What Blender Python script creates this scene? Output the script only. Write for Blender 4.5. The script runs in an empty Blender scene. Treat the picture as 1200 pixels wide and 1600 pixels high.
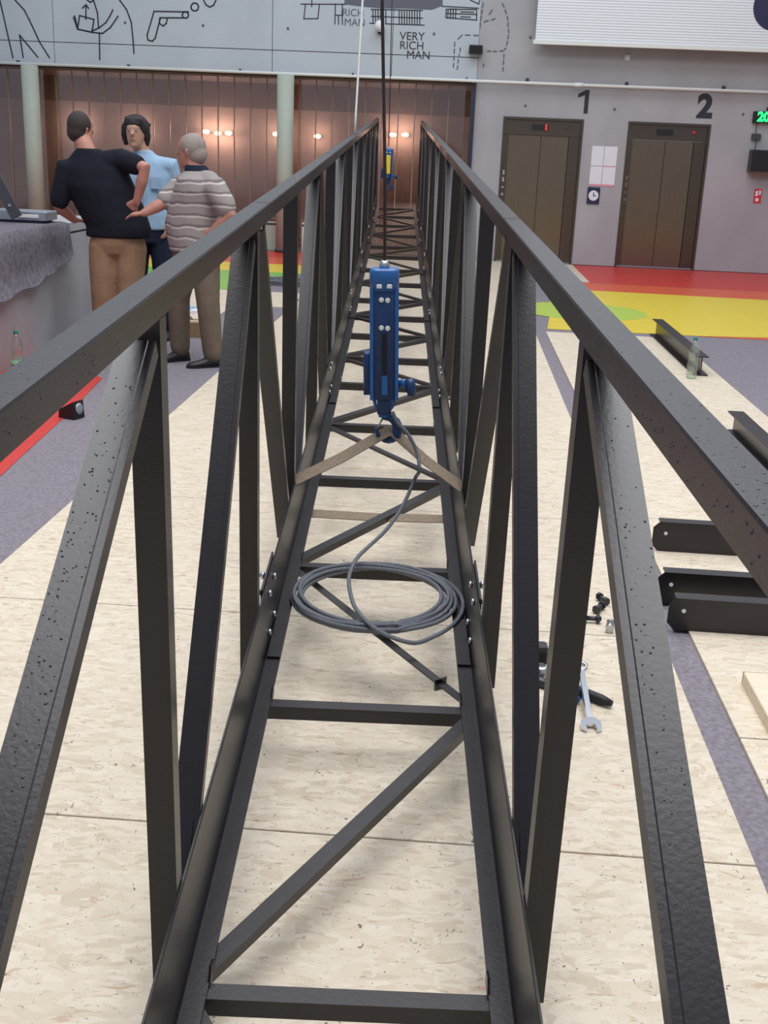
import bpy, math, random
from mathutils import Vector, Matrix
random.seed(7)
R = math.radians
scene = bpy.context.scene
COL = scene.collection

# ------------------------------------------------------------------ camera
cam_data = bpy.data.cameras.new('camera')
cam = bpy.data.objects.new('camera', cam_data); COL.objects.link(cam)
cam_data.sensor_fit = 'HORIZONTAL'; cam_data.sensor_width = 36.0; cam_data.lens = 1750.0 / 1200.0 * 36.0
cam_data.clip_start = 0.05; cam_data.clip_end = 200
PITCH, YAW, ROLL, EYE = R(17.7624), R(0.0788), R(2.4), 1.62
_f = Vector((-math.sin(YAW)*math.cos(PITCH), math.cos(YAW)*math.cos(PITCH), -math.sin(PITCH)))
_r = Vector((math.cos(YAW), math.sin(YAW), 0)); _u = _r.cross(_f)
_x = math.cos(ROLL)*_r + math.sin(ROLL)*_u; _y = -math.sin(ROLL)*_r + math.cos(ROLL)*_u
cam.matrix_world = Matrix(((_x.x, _y.x, -_f.x, 0), (_x.y, _y.y, -_f.y, 0), (_x.z, _y.z, -_f.z, EYE), (0, 0, 0, 1)))
scene.camera = cam

# ------------------------------------------------------------------ light
world = bpy.data.worlds.new('hall_daylight'); scene.world = world; world.use_nodes = True
bg = world.node_tree.nodes['Background']
bg.inputs[0].default_value = (0.80, 0.87, 1.0, 1); bg.inputs[1].default_value = 0.46
def area(name, loc, size, sizey, power, color, rot=(0, 0, 0)):
    d = bpy.data.lights.new(name, 'AREA'); d.shape = 'RECTANGLE'; d.size = size; d.size_y = sizey
    d.energy = power; d.color = color
    o = bpy.data.objects.new(name, d); COL.objects.link(o); o.location = loc; o.rotation_euler = rot
    return o
area('skylight', (0.3, 4.2, 9.0), 7.5, 7.5, 1080, (0.975, 0.98, 1.0))
area('skylight_rear', (0.0, 14.0, 8.5), 12, 5, 480, (0.95, 0.97, 1.0))
vs = scene.view_settings
vs.view_transform = 'Standard'; vs.look = 'None'; vs.exposure = -0.07; vs.gamma = 1.0; vs.use_curve_mapping = False

# ------------------------------------------------------------------ helpers
def lin(c):
    return tuple(((v/255)/12.92 if v/255 <= 0.04045 else ((v/255+0.055)/1.055)**2.4) for v in c) + (1.0,)
def mat(name, rgb, rough=0.6, metal=0.0, noise=None, bump=None, spec=0.5, emit=None, alpha=None, coat=0.0):
    """noise=(scale, amount, stretch xyz); bump=(scale, strength)"""
    m = bpy.data.materials.new(name); m.use_nodes = True
    nt = m.node_tree; b = nt.nodes['Principled BSDF']
    col = lin(rgb)
    b.inputs['Base Color'].default_value = col
    b.inputs['Roughness'].default_value = rough; b.inputs['Metallic'].default_value = metal
    b.inputs['Specular IOR Level'].default_value = spec
    if coat: b.inputs['Coat Weight'].default_value = coat; b.inputs['Coat Roughness'].default_value = .15
    if emit:
        b.inputs['Emission Color'].default_value = lin(emit[0]); b.inputs['Emission Strength'].default_value = emit[1]
    tc = nt.nodes.new('ShaderNodeTexCoord')
    if noise:
        sc, amt, st = noise
        mp = nt.nodes.new('ShaderNodeMapping'); mp.inputs['Scale'].default_value = st
        nz = nt.nodes.new('ShaderNodeTexNoise'); nz.inputs['Scale'].default_value = sc; nz.inputs['Detail'].default_value = 5
        rp = nt.nodes.new('ShaderNodeValToRGB')
        rp.color_ramp.elements[0].position = .3; rp.color_ramp.elements[1].position = .72
        rp.color_ramp.elements[0].color = tuple(c*(1-amt) for c in col[:3]) + (1,)
        rp.color_ramp.elements[1].color = tuple(min(1, c*(1+amt)) for c in col[:3]) + (1,)
        nt.links.new(tc.outputs['Object'], mp.inputs[0]); nt.links.new(mp.outputs[0], nz.inputs['Vector'])
        nt.links.new(nz.outputs['Fac'], rp.inputs[0]); nt.links.new(rp.outputs[0], b.inputs['Base Color'])
    if bump:
        nb = nt.nodes.new('ShaderNodeTexNoise'); nb.inputs['Scale'].default_value = bump[0]; nb.inputs['Detail'].default_value = 4
        bp = nt.nodes.new('ShaderNodeBump'); bp.inputs['Strength'].default_value = bump[1]; bp.inputs['Distance'].default_value = .01
        nt.links.new(tc.outputs['Object'], nb.inputs['Vector']); nt.links.new(nb.outputs['Fac'], bp.inputs['Height'])
        nt.links.new(bp.outputs[0], b.inputs['Normal'])
    return m

def osb_material():
    m = mat('osb', (214, 196, 166), .6)
    nt = m.node_tree; N = nt.nodes.new; L = nt.links.new; b = nt.nodes['Principled BSDF']
    tc = N('ShaderNodeTexCoord'); oi = N('ShaderNodeObjectInfo')
    add = N('ShaderNodeVectorMath'); add.operation = 'ADD'
    sc = N('ShaderNodeVectorMath'); sc.operation = 'SCALE'; sc.inputs['Scale'].default_value = 37.0
    comb = N('ShaderNodeCombineXYZ'); L(oi.outputs['Random'], comb.inputs[0]); L(oi.outputs['Random'], comb.inputs[1])
    L(comb.outputs[0], sc.inputs[0]); L(tc.outputs['Object'], add.inputs[0]); L(sc.outputs[0], add.inputs[1])
    def ramp(src, stops):
        r = N('ShaderNodeValToRGB'); e = r.color_ramp.elements
        e[0].position, e[0].color = stops[0][0], stops[0][1]; e[1].position, e[1].color = stops[-1][0], stops[-1][1]
        for p, c in stops[1:-1]:
            k = e.new(p); k.color = c
        L(src, r.inputs[0]); return r
    def layer(scale, st, rot=0.0, detail=3, dist=.6):
        mp = N('ShaderNodeMapping'); mp.inputs['Scale'].default_value = st; mp.inputs['Rotation'].default_value = (0, 0, rot)
        L(add.outputs[0], mp.inputs[0])
        nz = N('ShaderNodeTexNoise'); nz.inputs['Scale'].default_value = scale; nz.inputs['Detail'].default_value = detail
        nz.inputs['Distortion'].default_value = dist
        L(mp.outputs[0], nz.inputs['Vector']); return nz.outputs['Fac']
    g = lambda r, gg, bb: lin((r, gg, bb))
    def flakes(scale, st, rot, seed):
        mp = N('ShaderNodeMapping'); mp.inputs['Scale'].default_value = st; mp.inputs['Rotation'].default_value = (0, 0, rot); mp.inputs['Location'].default_value = (seed, seed*2, 0)
        wz = N('ShaderNodeTexNoise'); wz.inputs['Scale'].default_value = 7; wz.inputs['Detail'].default_value = 2
        wm = N('ShaderNodeMixRGB'); wm.blend_type = 'LINEAR_LIGHT'; wm.inputs[0].default_value = .035
        L(add.outputs[0], wz.inputs['Vector']); L(add.outputs[0], wm.inputs[1]); L(wz.outputs['Color'], wm.inputs[2]); L(wm.outputs[0], mp.inputs[0])
        vo = N('ShaderNodeTexVoronoi'); vo.inputs['Scale'].default_value = scale; L(mp.outputs[0], vo.inputs['Vector'])
        sp = N('ShaderNodeSeparateColor'); L(vo.outputs['Color'], sp.inputs[0]); return sp
    def mixf(fac, a, c):
        k = N('ShaderNodeMixRGB'); L(fac, k.inputs[0])
        for s_, v_ in ((1, a), (2, c)):
            if isinstance(v_, tuple): k.inputs[s_].default_value = v_
            else: L(v_, k.inputs[s_])
        return k.outputs[0]
    tones = [(0, g(184, 166, 142)), (.25, g(206, 191, 168)), (.6, g(217, 204, 184)), (.85, g(224, 214, 197)), (1, g(196, 178, 152))]
    fa = ramp(flakes(21, (1, 2.8, 1), .15, 1).outputs[0], tones); fb = ramp(flakes(18, (1, 2.4, 1), -.5, 5).outputs[0], tones); fc = ramp(flakes(24, (1, 3.0, 1), .8, 9).outputs[0], tones)
    s1 = ramp(layer(5, (1, 1.6, 1), 0, 2), [(.47, (0, 0, 0, 1)), (.53, (1, 1, 1, 1))]); s2 = ramp(layer(6.5, (1.3, 1, 1), 2, 2), [(.52, (0, 0, 0, 1)), (.58, (1, 1, 1, 1))])
    c1 = mixf(s2.outputs[0], mixf(s1.outputs[0], fa.outputs[0], fb.outputs[0]), fc.outputs[0])
    soft = N('ShaderNodeMixRGB'); soft.inputs[0].default_value = .45; soft.inputs[2].default_value = g(214, 201, 180); L(c1, soft.inputs[1])
    def speck(src, lo, hi, amt, colr, prev):
        r_ = ramp(src, [(lo, (0, 0, 0, 1)), (hi, (1, 1, 1, 1))]); m_ = N('ShaderNodeMath'); m_.operation = 'MULTIPLY'; m_.inputs[1].default_value = amt
        L(r_.outputs[0], m_.inputs[0]); return mixf(m_.outputs[0], prev, colr)
    c2 = speck(layer(9, (1, 2.6, 1), .6, 2, 1.5), .655, .72, .5, g(176, 136, 108), soft.outputs[0])
    c3 = speck(layer(30, (1, 3.0, 1), -.8, 3, 2.0), .655, .70, .7, g(120, 100, 90), c2)
    mx3 = N('ShaderNodeMixRGB'); mx3.inputs[0].default_value = 0; L(speck(layer(26, (1.6, 1, 1), .4, 2, 2.5), .70, .73, .85, g(80, 72, 78), c3), mx3.inputs[1])
    L(mx3.outputs[0], b.inputs['Base Color'])
    bp = N('ShaderNodeBump'); bp.inputs['Strength'].default_value = .25; bp.inputs['Distance'].default_value = .004
    L(layer(20, (1, 3, 1)), bp.inputs['Height']); L(bp.outputs[0], b.inputs['Normal'])
    return m

def glass_mat(name, rgb, mixfac, rough=.05):
    m = bpy.data.materials.new(name); m.use_nodes = True; nt = m.node_tree
    nt.nodes.remove(nt.nodes['Principled BSDF']); out = nt.nodes['Material Output']
    t = nt.nodes.new('ShaderNodeBsdfTransparent'); t.inputs[0].default_value = lin(rgb)
    g = nt.nodes.new('ShaderNodeBsdfGlossy'); g.inputs['Roughness'].default_value = rough; g.inputs[0].default_value = (.9, .9, .9, 1)
    mx = nt.nodes.new('ShaderNodeMixShader'); mx.inputs[0].default_value = mixfac
    nt.links.new(t.outputs[0], mx.inputs[1]); nt.links.new(g.outputs[0], mx.inputs[2]); nt.links.new(mx.outputs[0], out.inputs[0])
    return m

class MB:
    """collects vertices and faces and links them as one mesh object"""
    def __init__(s): s.v = []; s.f = []; s.sm = []
    def add(s, verts, faces, smooth=False):
        o = len(s.v); s.v += [tuple(v) for v in verts]; s.f += [tuple(i+o for i in f) for f in faces]; s.sm += [smooth]*len(faces); return s
    def box(s, x0, x1, y0, y1, z0, z1):
        return s.add([(x0,y0,z0),(x1,y0,z0),(x1,y1,z0),(x0,y1,z0),(x0,y0,z1),(x1,y0,z1),(x1,y1,z1),(x0,y1,z1)],
                     [(0,3,2,1),(4,5,6,7),(0,1,5,4),(1,2,6,5),(2,3,7,6),(3,0,4,7)])
    def bbox(s, x0, x1, y0, y1, z0, z1, b=.01):
        """box with bevelled vertical edges and top"""
        def ring(i, z): return [(x0+i+b,y0+i,z),(x1-i-b,y0+i,z),(x1-i,y0+i+b,z),(x1-i,y1-i-b,z),(x1-i-b,y1-i,z),(x0+i+b,y1-i,z),(x0+i,y1-i-b,z),(x0+i,y0+i+b,z)]
        return s.rings([ring(0,z0), ring(0,z1-b), ring(b*.7,z1)], False)
    def rings(s, rings, smooth=True, caps=True):
        n = len(rings[0]); v = [p for r in rings for p in r]; f = []
        for k in range(len(rings)-1):
            for i in range(n):
                j = (i+1) % n; f.append((k*n+i, k*n+j, (k+1)*n+j, (k+1)*n+i))
        o = len(s.v); s.add(v, f, smooth)
        if caps: s.add([], [], False); s.f += [tuple(o+i for i in reversed(range(n))), tuple(o+(len(rings)-1)*n+i for i in range(n))]; s.sm += [False, False]
        return s
    def prism(s, prof, p0, p1, ax, ay, smooth=False):
        """profile (a,b) extruded from p0 to p1 with a along ax, b along ay"""
        p0, p1, ax, ay = Vector(p0), Vector(p1), Vector(ax), Vector(ay)
        return s.rings([[p + ax*a + ay*b for a, b in prof] for p in (p0, p1)], smooth)
    def tube(s, pts, rad, n=8, caps=True):
        pts = [Vector(p) for p in pts]; rads = rad if isinstance(rad, (list, tuple)) else [rad]*len(pts)
        rings = []; up = None
        for i, p in enumerate(pts):
            d = (pts[min(i+1, len(pts)-1)] - pts[max(i-1, 0)]).normalized()
            if up is None: up = Vector((0,0,1)) if abs(d.z) < .9 else Vector((1,0,0))
            a = d.cross(up).normalized(); up = a.cross(d).normalized()
            rings.append([p + (a*math.cos(2*math.pi*k/n) + up*math.sin(2*math.pi*k/n))*rads[i] for k in range(n)])
        return s.rings(rings, True, caps)
    def lathe(s, prof, c=(0,0,0), n=16, ax=None):
        """prof (r, z) about the vertical axis (or about ax)"""
        c = Vector(c); q = Vector((0,0,1)).rotation_difference(Vector(ax)) if ax is not None else None
        rings = []
        for r, z in prof:
            ring = []
            for k in range(n):
                p = Vector((r*math.cos(2*math.pi*k/n), r*math.sin(2*math.pi*k/n), z))
                if q: p = q @ p
                ring.append(c + p)
            rings.append(ring)
        return s.rings(rings, True)
    def ball(s, c, r, n=12, m=8, sc=(1,1,1)):
        c = Vector(c)
        rr = [[c + Vector((r*sc[0]*math.sin(math.pi*(j+.02)/(m+.04))*math.cos(2*math.pi*k/n), r*sc[1]*math.sin(math.pi*(j+.02)/(m+.04))*math.sin(2*math.pi*k/n), -r*sc[2]*math.cos(math.pi*(j+.02)/(m+.04)))) for k in range(n)] for j in range(m+1)]
        return s.rings(rr, True)
    def mesh(s, name, m):
        me = bpy.data.meshes.new(name); me.from_pydata(s.v, [], s.f)
        me.polygons.foreach_set('use_smooth', s.sm); me.materials.append(m); me.update(); return me
    def build(s, name, m, parent=None):
        return link(name, s.mesh(name, m), parent)
def link(name, me, parent=None, loc=None):
    o = bpy.data.objects.new(name, me); COL.objects.link(o)
    if parent: o.parent = parent
    if loc is not None: o.location = loc
    return o
def empty(name, loc=(0,0,0), rz=0.0, parent=None):
    o = bpy.data.objects.new(name, None); COL.objects.link(o); o.location = loc; o.rotation_euler = (0, 0, rz); o.empty_display_size = .1
    if parent: o.parent = parent
    return o
def tag(o, label, cat, group=None, kind=None):
    if label: o['label'] = label
    if cat: o['category'] = cat
    if group: o['group'] = group
    if kind: o['kind'] = kind
    return o
def struct(o, label=None):
    o['kind'] = 'structure'
    if label: o['label'] = label
    return o
def copy_tree(o, parent=None):
    c = o.copy(); COL.objects.link(c)
    if parent: c.parent = parent
    for ch in list(o.children): copy_tree(ch, c)
    return c
def text_mesh(name, txt, size, m, extrude=.002, bold=0.0, align='CENTER'):
    cu = bpy.data.curves.new(name, 'FONT'); cu.body = txt; cu.size = size; cu.extrude = extrude; cu.offset = bold
    cu.align_x = align; cu.align_y = 'CENTER'
    t = bpy.data.objects.new(name, cu); COL.objects.link(t)
    dg = bpy.context.evaluated_depsgraph_get()
    me = bpy.data.meshes.new_from_object(t.evaluated_get(dg)); bpy.data.objects.remove(t); bpy.data.curves.remove(cu)
    me.materials.clear(); me.materials.append(m); me.name = name
    return me
# the hall is turned 3 degrees against the truss: hall coordinates -> world
TH = R(3.0)
def hall(x, y, z=0.0): return Vector((x*math.cos(TH) + y*math.sin(TH), -x*math.sin(TH) + y*math.cos(TH), z))
def hall_empty(name, x, y, z=0.0, rz=0.0): return empty(name, hall(x, y, z), -TH + rz)

# ------------------------------------------------------------------ materials
M = dict(
 osb=osb_material(),
 carpet=mat('carpet', (136, 130, 137), .95, noise=(60, .22, (1,1,1)), bump=(250, .5), spec=.1),
 red=mat('vinyl_red', (204, 58, 52), .38, noise=(8, .05, (1,1,1))), orange=mat('vinyl_orange', (216, 92, 58), .38, noise=(8, .05, (1,1,1))),
 yellow=mat('vinyl_yellow', (226, 202, 62), .38, noise=(8, .04, (1,1,1))), green=mat('vinyl_green', (108, 186, 82), .38, noise=(8, .05, (1,1,1))),
 lime=mat('vinyl_lime', (178, 204, 84), .38, noise=(8, .05, (1,1,1))),
 concrete=mat('concrete', (166, 166, 171), .8, noise=(1.6, .10, (1,1,.5)), bump=(18, .12)),
 concrete2=mat('concrete_light', (184, 192, 200), .8, noise=(1.3, .06, (1,1,.6)), bump=(18, .1)),
 concrete3=mat('counter_concrete', (164, 164, 168), .75, noise=(3, .09, (1,1,1)), bump=(20, .12)),
 joint=mat('joint_dark', (70, 70, 76), .9),
 paint=mat('marker_ink', (44, 46, 58), .7), ink2=mat('marker_ink_grey', (96, 100, 112), .8),
 steel=mat('painted_steel', (21, 14, 20), .31, noise=(7, .25, (1,1,1)), bump=(120, .04), spec=.6),
 steel2=mat('worn_steel', (26, 20, 25), .38, noise=(14, .3, (1,1,1)), bump=(90, .06), spec=.6),
 edge=mat('bare_edge', (118, 108, 96), .5),
 zinc=mat('zinc_bolt', (190, 192, 196), .3, metal=.9), darkbolt=mat('dark_bolt', (70, 70, 74), .4, metal=.7),
 lift=mat('brushed_steel', (126, 113, 100), .28, metal=.9, noise=(3, .10, (60,1,1))),
 liftdark=mat('brushed_steel_dark', (98, 89, 82), .32, metal=.9, noise=(3, .10, (60,1,1))),
 black=mat('black_plastic', (24, 24, 28), .45), rubber=mat('black_rubber', (20, 20, 22), .8),
 white=mat('white_paper', (226, 228, 236), .8), whitepaint=mat('white_paint', (222, 226, 224), .5),
 pink=mat('pink_print', (222, 150, 168), .8), redsign=mat('red_sign', (206, 44, 60), .5),
 navy=mat('navy_sign', (34, 38, 74), .5),
 blue=mat('hoist_blue', (30, 92, 158), .35, noise=(20, .15, (1,1,1)), spec=.6),
 blue2=mat('hoist_blue_dark', (20, 56, 104), .4, noise=(20, .15, (1,1,1))),
 yellowlab=mat('yellow_label', (232, 202, 40), .5),
 rope=mat('wire_rope', (118, 122, 130), .45, metal=.35, noise=(300, .3, (1,1,1)), bump=(400, .6)),
 ropedark=mat('wire_rope_dark', (58, 48, 50), .6, metal=.3, noise=(200, .3, (1,1,1))),
 webbing=mat('webbing', (140, 124, 106), .85, noise=(90, .18, (1,1,1)), bump=(300, .4)),
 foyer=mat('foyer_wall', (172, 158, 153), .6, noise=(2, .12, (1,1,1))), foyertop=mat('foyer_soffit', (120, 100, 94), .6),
 foyerfl=mat('foyer_floor', (122, 96, 88), .5), mull=mat('mullion', (150, 130, 118), .4, metal=.3), mulldark=mat('post_dark', (34, 42, 62), .5),
 pane=glass_mat('tinted_pane', (232, 212, 202), .13, .08),
 lamp=mat('reflection_glow', (255, 240, 220), .5, emit=((255, 236, 206), 9.0)),  # glow of the added globes that mimic mirrored ceiling lights
 column=mat('column_paint', (176, 184, 172), .6, noise=(4, .06, (1,1,1))),
 pet=glass_mat('bottle_plastic', (238, 248, 240), .22, .15), petlab=mat('bottle_label', (120, 176, 140), .5), water=glass_mat('bottle_water', (240, 246, 240), .06, .05), cap=mat('bottle_cap', (36, 122, 112), .5),
 wood=mat('pine', (226, 208, 184), .6, noise=(5, .08, (1,9,9))), card=mat('cardboard', (138, 112, 84), .85, noise=(9, .1, (1,1,1))),
 led=mat('led_green', (40, 255, 120), .5, emit=((30, 255, 110), 2.2)), ledred=mat('led_red', (255, 40, 40), .5, emit=((255, 30, 40), 2.0)),
 chrome=mat('chrome', (216, 220, 226), .18, metal=1.0), tooldark=mat('tool_grip', (26, 28, 34), .6), toolblue=mat('tool_blue', (36, 84, 160), .5),
 alu=mat('aluminium', (172, 178, 188), .35, metal=.7), felt=mat('grey_felt', (116, 112, 120), .95, noise=(26, .3, (1,1,1)), bump=(160, .6), spec=.1),
 skin=mat('skin', (184, 142, 122), .55, noise=(12, .07, (1,1,1))), skin2=mat('skin_ruddy', (180, 126, 110), .55, noise=(12, .08, (1,1,1))),
 hairb=mat('hair_brown', (52, 42, 40), .7, noise=(90, .3, (1,1,1)), bump=(150, .6)), hairg=mat('hair_grey', (150, 140, 132), .75, noise=(90, .25, (1,1,1)), bump=(150, .6)),
 haird=mat('hair_dark', (38, 30, 32), .7, noise=(70, .3, (1,1,1)), bump=(120, .8)),
 tee=mat('black_cotton', (28, 30, 40), .9, noise=(12, .15, (1,1,1)), bump=(18, .35), spec=.2),
 khaki=mat('khaki_cotton', (150, 122, 98), .9, noise=(10, .1, (1,1,1)), bump=(16, .4), spec=.2),
 denim=mat('denim', (32, 38, 56), .9, noise=(12, .15, (1,1,1)), spec=.2),
 bluesh=mat('light_blue_cotton', (150, 178, 204), .85, noise=(10, .08, (1,1,1)), bump=(16, .4), spec=.2),
 greytr=mat('grey_brown_cotton', (112, 100, 88), .9, noise=(10, .1, (1,1,1)), bump=(16, .4), spec=.2),
 leather=mat('shoe_leather', (36, 32, 34), .5), drop=mat('water_drop', (30, 32, 38), .08, spec=.8),
)
def striped():
    m = mat('striped_polo', (150, 142, 140), .85, spec=.2, bump=(16, .4)); nt = m.node_tree; b = nt.nodes['Principled BSDF']
    tc = nt.nodes.new('ShaderNodeTexCoord'); sp = nt.nodes.new('ShaderNodeSeparateXYZ'); nt.links.new(tc.outputs['Object'], sp.inputs[0])
    nz = nt.nodes.new('ShaderNodeTexNoise'); nz.inputs['Scale'].default_value = 5; nt.links.new(tc.outputs['Object'], nz.inputs['Vector'])
    ma = nt.nodes.new('ShaderNodeMath'); ma.operation = 'MULTIPLY_ADD'; ma.inputs[1].default_value = .07
    nt.links.new(nz.outputs['Fac'], ma.inputs[0]); nt.links.new(sp.outputs['Z'], ma.inputs[2])
    mu = nt.nodes.new('ShaderNodeMath'); mu.operation = 'MULTIPLY'; mu.inputs[1].default_value = 12.5; nt.links.new(ma.outputs[0], mu.inputs[0])
    fr = nt.nodes.new('ShaderNodeMath'); fr.operation = 'FRACT'; nt.links.new(mu.outputs[0], fr.inputs[0])
    rp = nt.nodes.new('ShaderNodeValToRGB'); e = rp.color_ramp.elements; rp.color_ramp.interpolation = 'LINEAR'
    e[0].position = 0; e[0].color = lin((152, 144, 142)); e[1].position = 1; e[1].color = lin((152, 144, 142))
    for p, c in ((.46, (152, 144, 142)), (.52, (198, 192, 186)), (.62, (198, 192, 186)), (.68, (122, 112, 112)), (.84, (122, 112, 112)), (.9, (152, 144, 142))):
        k = e.new(p); k.color = lin(c)
    nt.links.new(fr.outputs[0], rp.inputs[0]); nt.links.new(rp.outputs[0], b.inputs['Base Color'])
    return m
M['striped'] = striped()
def screen_mat():
    m = mat('screen_fabric', (224, 230, 236), .7); nt = m.node_tree; b = nt.nodes['Principled BSDF']
    tc = nt.nodes.new('ShaderNodeTexCoord'); w = nt.nodes.new('ShaderNodeTexWave'); w.bands_direction = 'Z'; w.inputs['Scale'].default_value = 8; w.inputs['Distortion'].default_value = .5
    bp = nt.nodes.new('ShaderNodeBump'); bp.inputs['Strength'].default_value = .5; bp.inputs['Distance'].default_value = .01
    nt.links.new(tc.outputs['Object'], w.inputs['Vector']); nt.links.new(w.outputs['Fac'], bp.inputs['Height']); nt.links.new(bp.outputs[0], b.inputs['Normal'])
    return m
M['screen'] = screen_mat()
# ================================================================== SETTING
# ---- floor: grey carpet, coloured vinyl zones and OSB sheets laid on it
floor = empty('floor', (0, 0, 0), -TH); struct(floor, 'hall floor of grey carpet and coloured vinyl with pale particle board sheets laid over it')
MB().box(-11, 10, -3, 23, -.05, -.012).build('carpet', M['carpet'], floor)
def poly(name, pts, m, z, th=.002):
    b = MB(); n = len(pts)
    b.rings([[(x, y, z-th) for x, y in pts], [(x, y, z) for x, y in pts]], False)
    return b.build(name, m, floor)
Z0 = -.012
poly('vinyl_inlay', [(1.9, 16.2), (9, 15.9), (9, 18.95), (1.9, 18.95)], M['red'], Z0+.004)
poly('vinyl_inlay', [(1.2, 15.25), (4.1, 15.06), (9, 14.7), (9, 15.9), (4.3, 16.1), (1.2, 16.25)], M['orange'], Z0+.004)
poly('vinyl_inlay', [(.96, 11.45), (2.5, 11.48), (9, 12.6), (9, 14.7), (4.1, 15.06), (1.2, 15.25), (1.15, 13.4)], M['yellow'], Z0+.004)
poly('vinyl_inlay', [(2.45, 11.45), (9, 11.3), (9, 12.6)], M['orange'], Z0+.0038)
poly('vinyl_inlay', [(1.45+.75*math.cos(a*math.pi/12), 13.0+.75*math.sin(a*math.pi/12)) for a in range(24)], M['lime'], Z0+.0065)
poly('vinyl_inlay', [(-7.5, 17.75), (-1.76, 17.75), (-1.76, 18.95), (-7.5, 18.95)], M['red'], Z0+.004)
poly('vinyl_inlay', [(-7.5, 16.75), (-1.76, 16.75), (-1.76, 17.75), (-7.5, 17.75)], M['orange'], Z0+.004)
poly('vinyl_inlay', [(-7.5, 15.6), (-1.76, 15.6), (-1.76, 16.75), (-7.5, 16.75)], M['yellow'], Z0+.004)
poly('vinyl_inlay', [(-7.5, 13.4), (-2.75, 13.4), (-2.3, 14.2), (-2.1, 15.6), (-7.5, 15.6)], M['green'], Z0+.004)
poly('vinyl_inlay', [(-2.2, 5.0), (-2.27, 5.7), (-2.36, 6.7), (-2.5, 7.85), (-3.2, 8.6), (-3.3, 8.6), (-3.3, 4.0), (-2.1, 4.0)], M['red'], Z0+.004)
sheet_cache = {}
def sheet(x0, x1, y0, y1, z=0.0):
    g = .003; w, h = round(x1-x0-2*g, 3), round(y1-y0-2*g, 3)
    if (w, h) not in sheet_cache:
        sheet_cache[(w, h)] = MB().bbox(-w/2, w/2, -h/2, h/2, -.0115, 0, .002).mesh('osb_sheet', M['osb'])
    o = link('osb_sheet', sheet_cache[(w, h)], floor, ((x0+x1)/2, (y0+y1)/2, z)); return o
ys = [-1.65 + 1.35*k for k in range(16)]
for k in range(14):
    y0, y1 = ys[k], ys[k+1]
    for (a, b) in (((-1.745, .82),) if k % 2 else ((-1.745, .82),)): sheet(a, b, y0, y1)
sheet(-1.745, .82, ys[14], 18.9)
# second run of sheets to the right of the carpet gap
for x0, x1 in ((.925, 2.2),):
    for y0, y1 in ((-1.2, .9), (.9, 3.05), (3.05, 5.2), (5.2, 7.3), (7.3, 9.4), (9.4, 11.2)): sheet(x0, x1, y0, y1)
sheet(.83, 1.9, 16.25, 18.9)
sheet(-4.6, -1.76, 12.05, 13.32); sheet(-4.6, -2.35, 10.9, 12.03)

# ---- back wall
wall = hall_empty('wall_back', 0, 18.95); struct(wall, 'concrete back wall with drawn figures above and two lifts')
MB().box(.16, .62, 0, .5, 0, 2.72).box(1.89, 2.59, 0, .5, 0, 2.72).box(3.88, 9.5, 0, .5, 0, 2.72).box(.62, 1.89, 0, .5, 2.25, 2.72).box(2.59, 3.88, 0, .5, 2.25, 2.72).build('concrete_face', M['concrete'], wall)
MB().box(.16, 9.5, .002, .5, 2.725, 8).build('concrete_face', M['concrete'], wall)
for i, (a, b) in enumerate(((-11, -6.62), (-6.61, -3.1), (-3.09, -1.2), (-1.19, .155))):
    MB().box(a, b, 0, .5, 2.74, 3.092).build('concrete_panel', M['concrete2'], wall)
    MB().box(a, b, 0, .5, 3.104, 8).build('concrete_panel', M['concrete2'], wall)
MB().box(-11, .16, .02, .5, 2.74, 8).build('joint_backing', M['joint'], wall)
holes = [(x, z) for x in (-7.0, -5.45, -4.2, -2.85, -.55, .95, 2.35, 4.35) for z in (3.42, 2.42 if x > 0 else 4.4)]
hole = MB().lathe([(.022, 0), (.022, .004), (.016, .006)], ax=(0, -1, 0), n=10).mesh('tie_hole', M['ink2'])
for x, z in holes: link('tie_hole', hole, wall, (x, 0, z))
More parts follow.
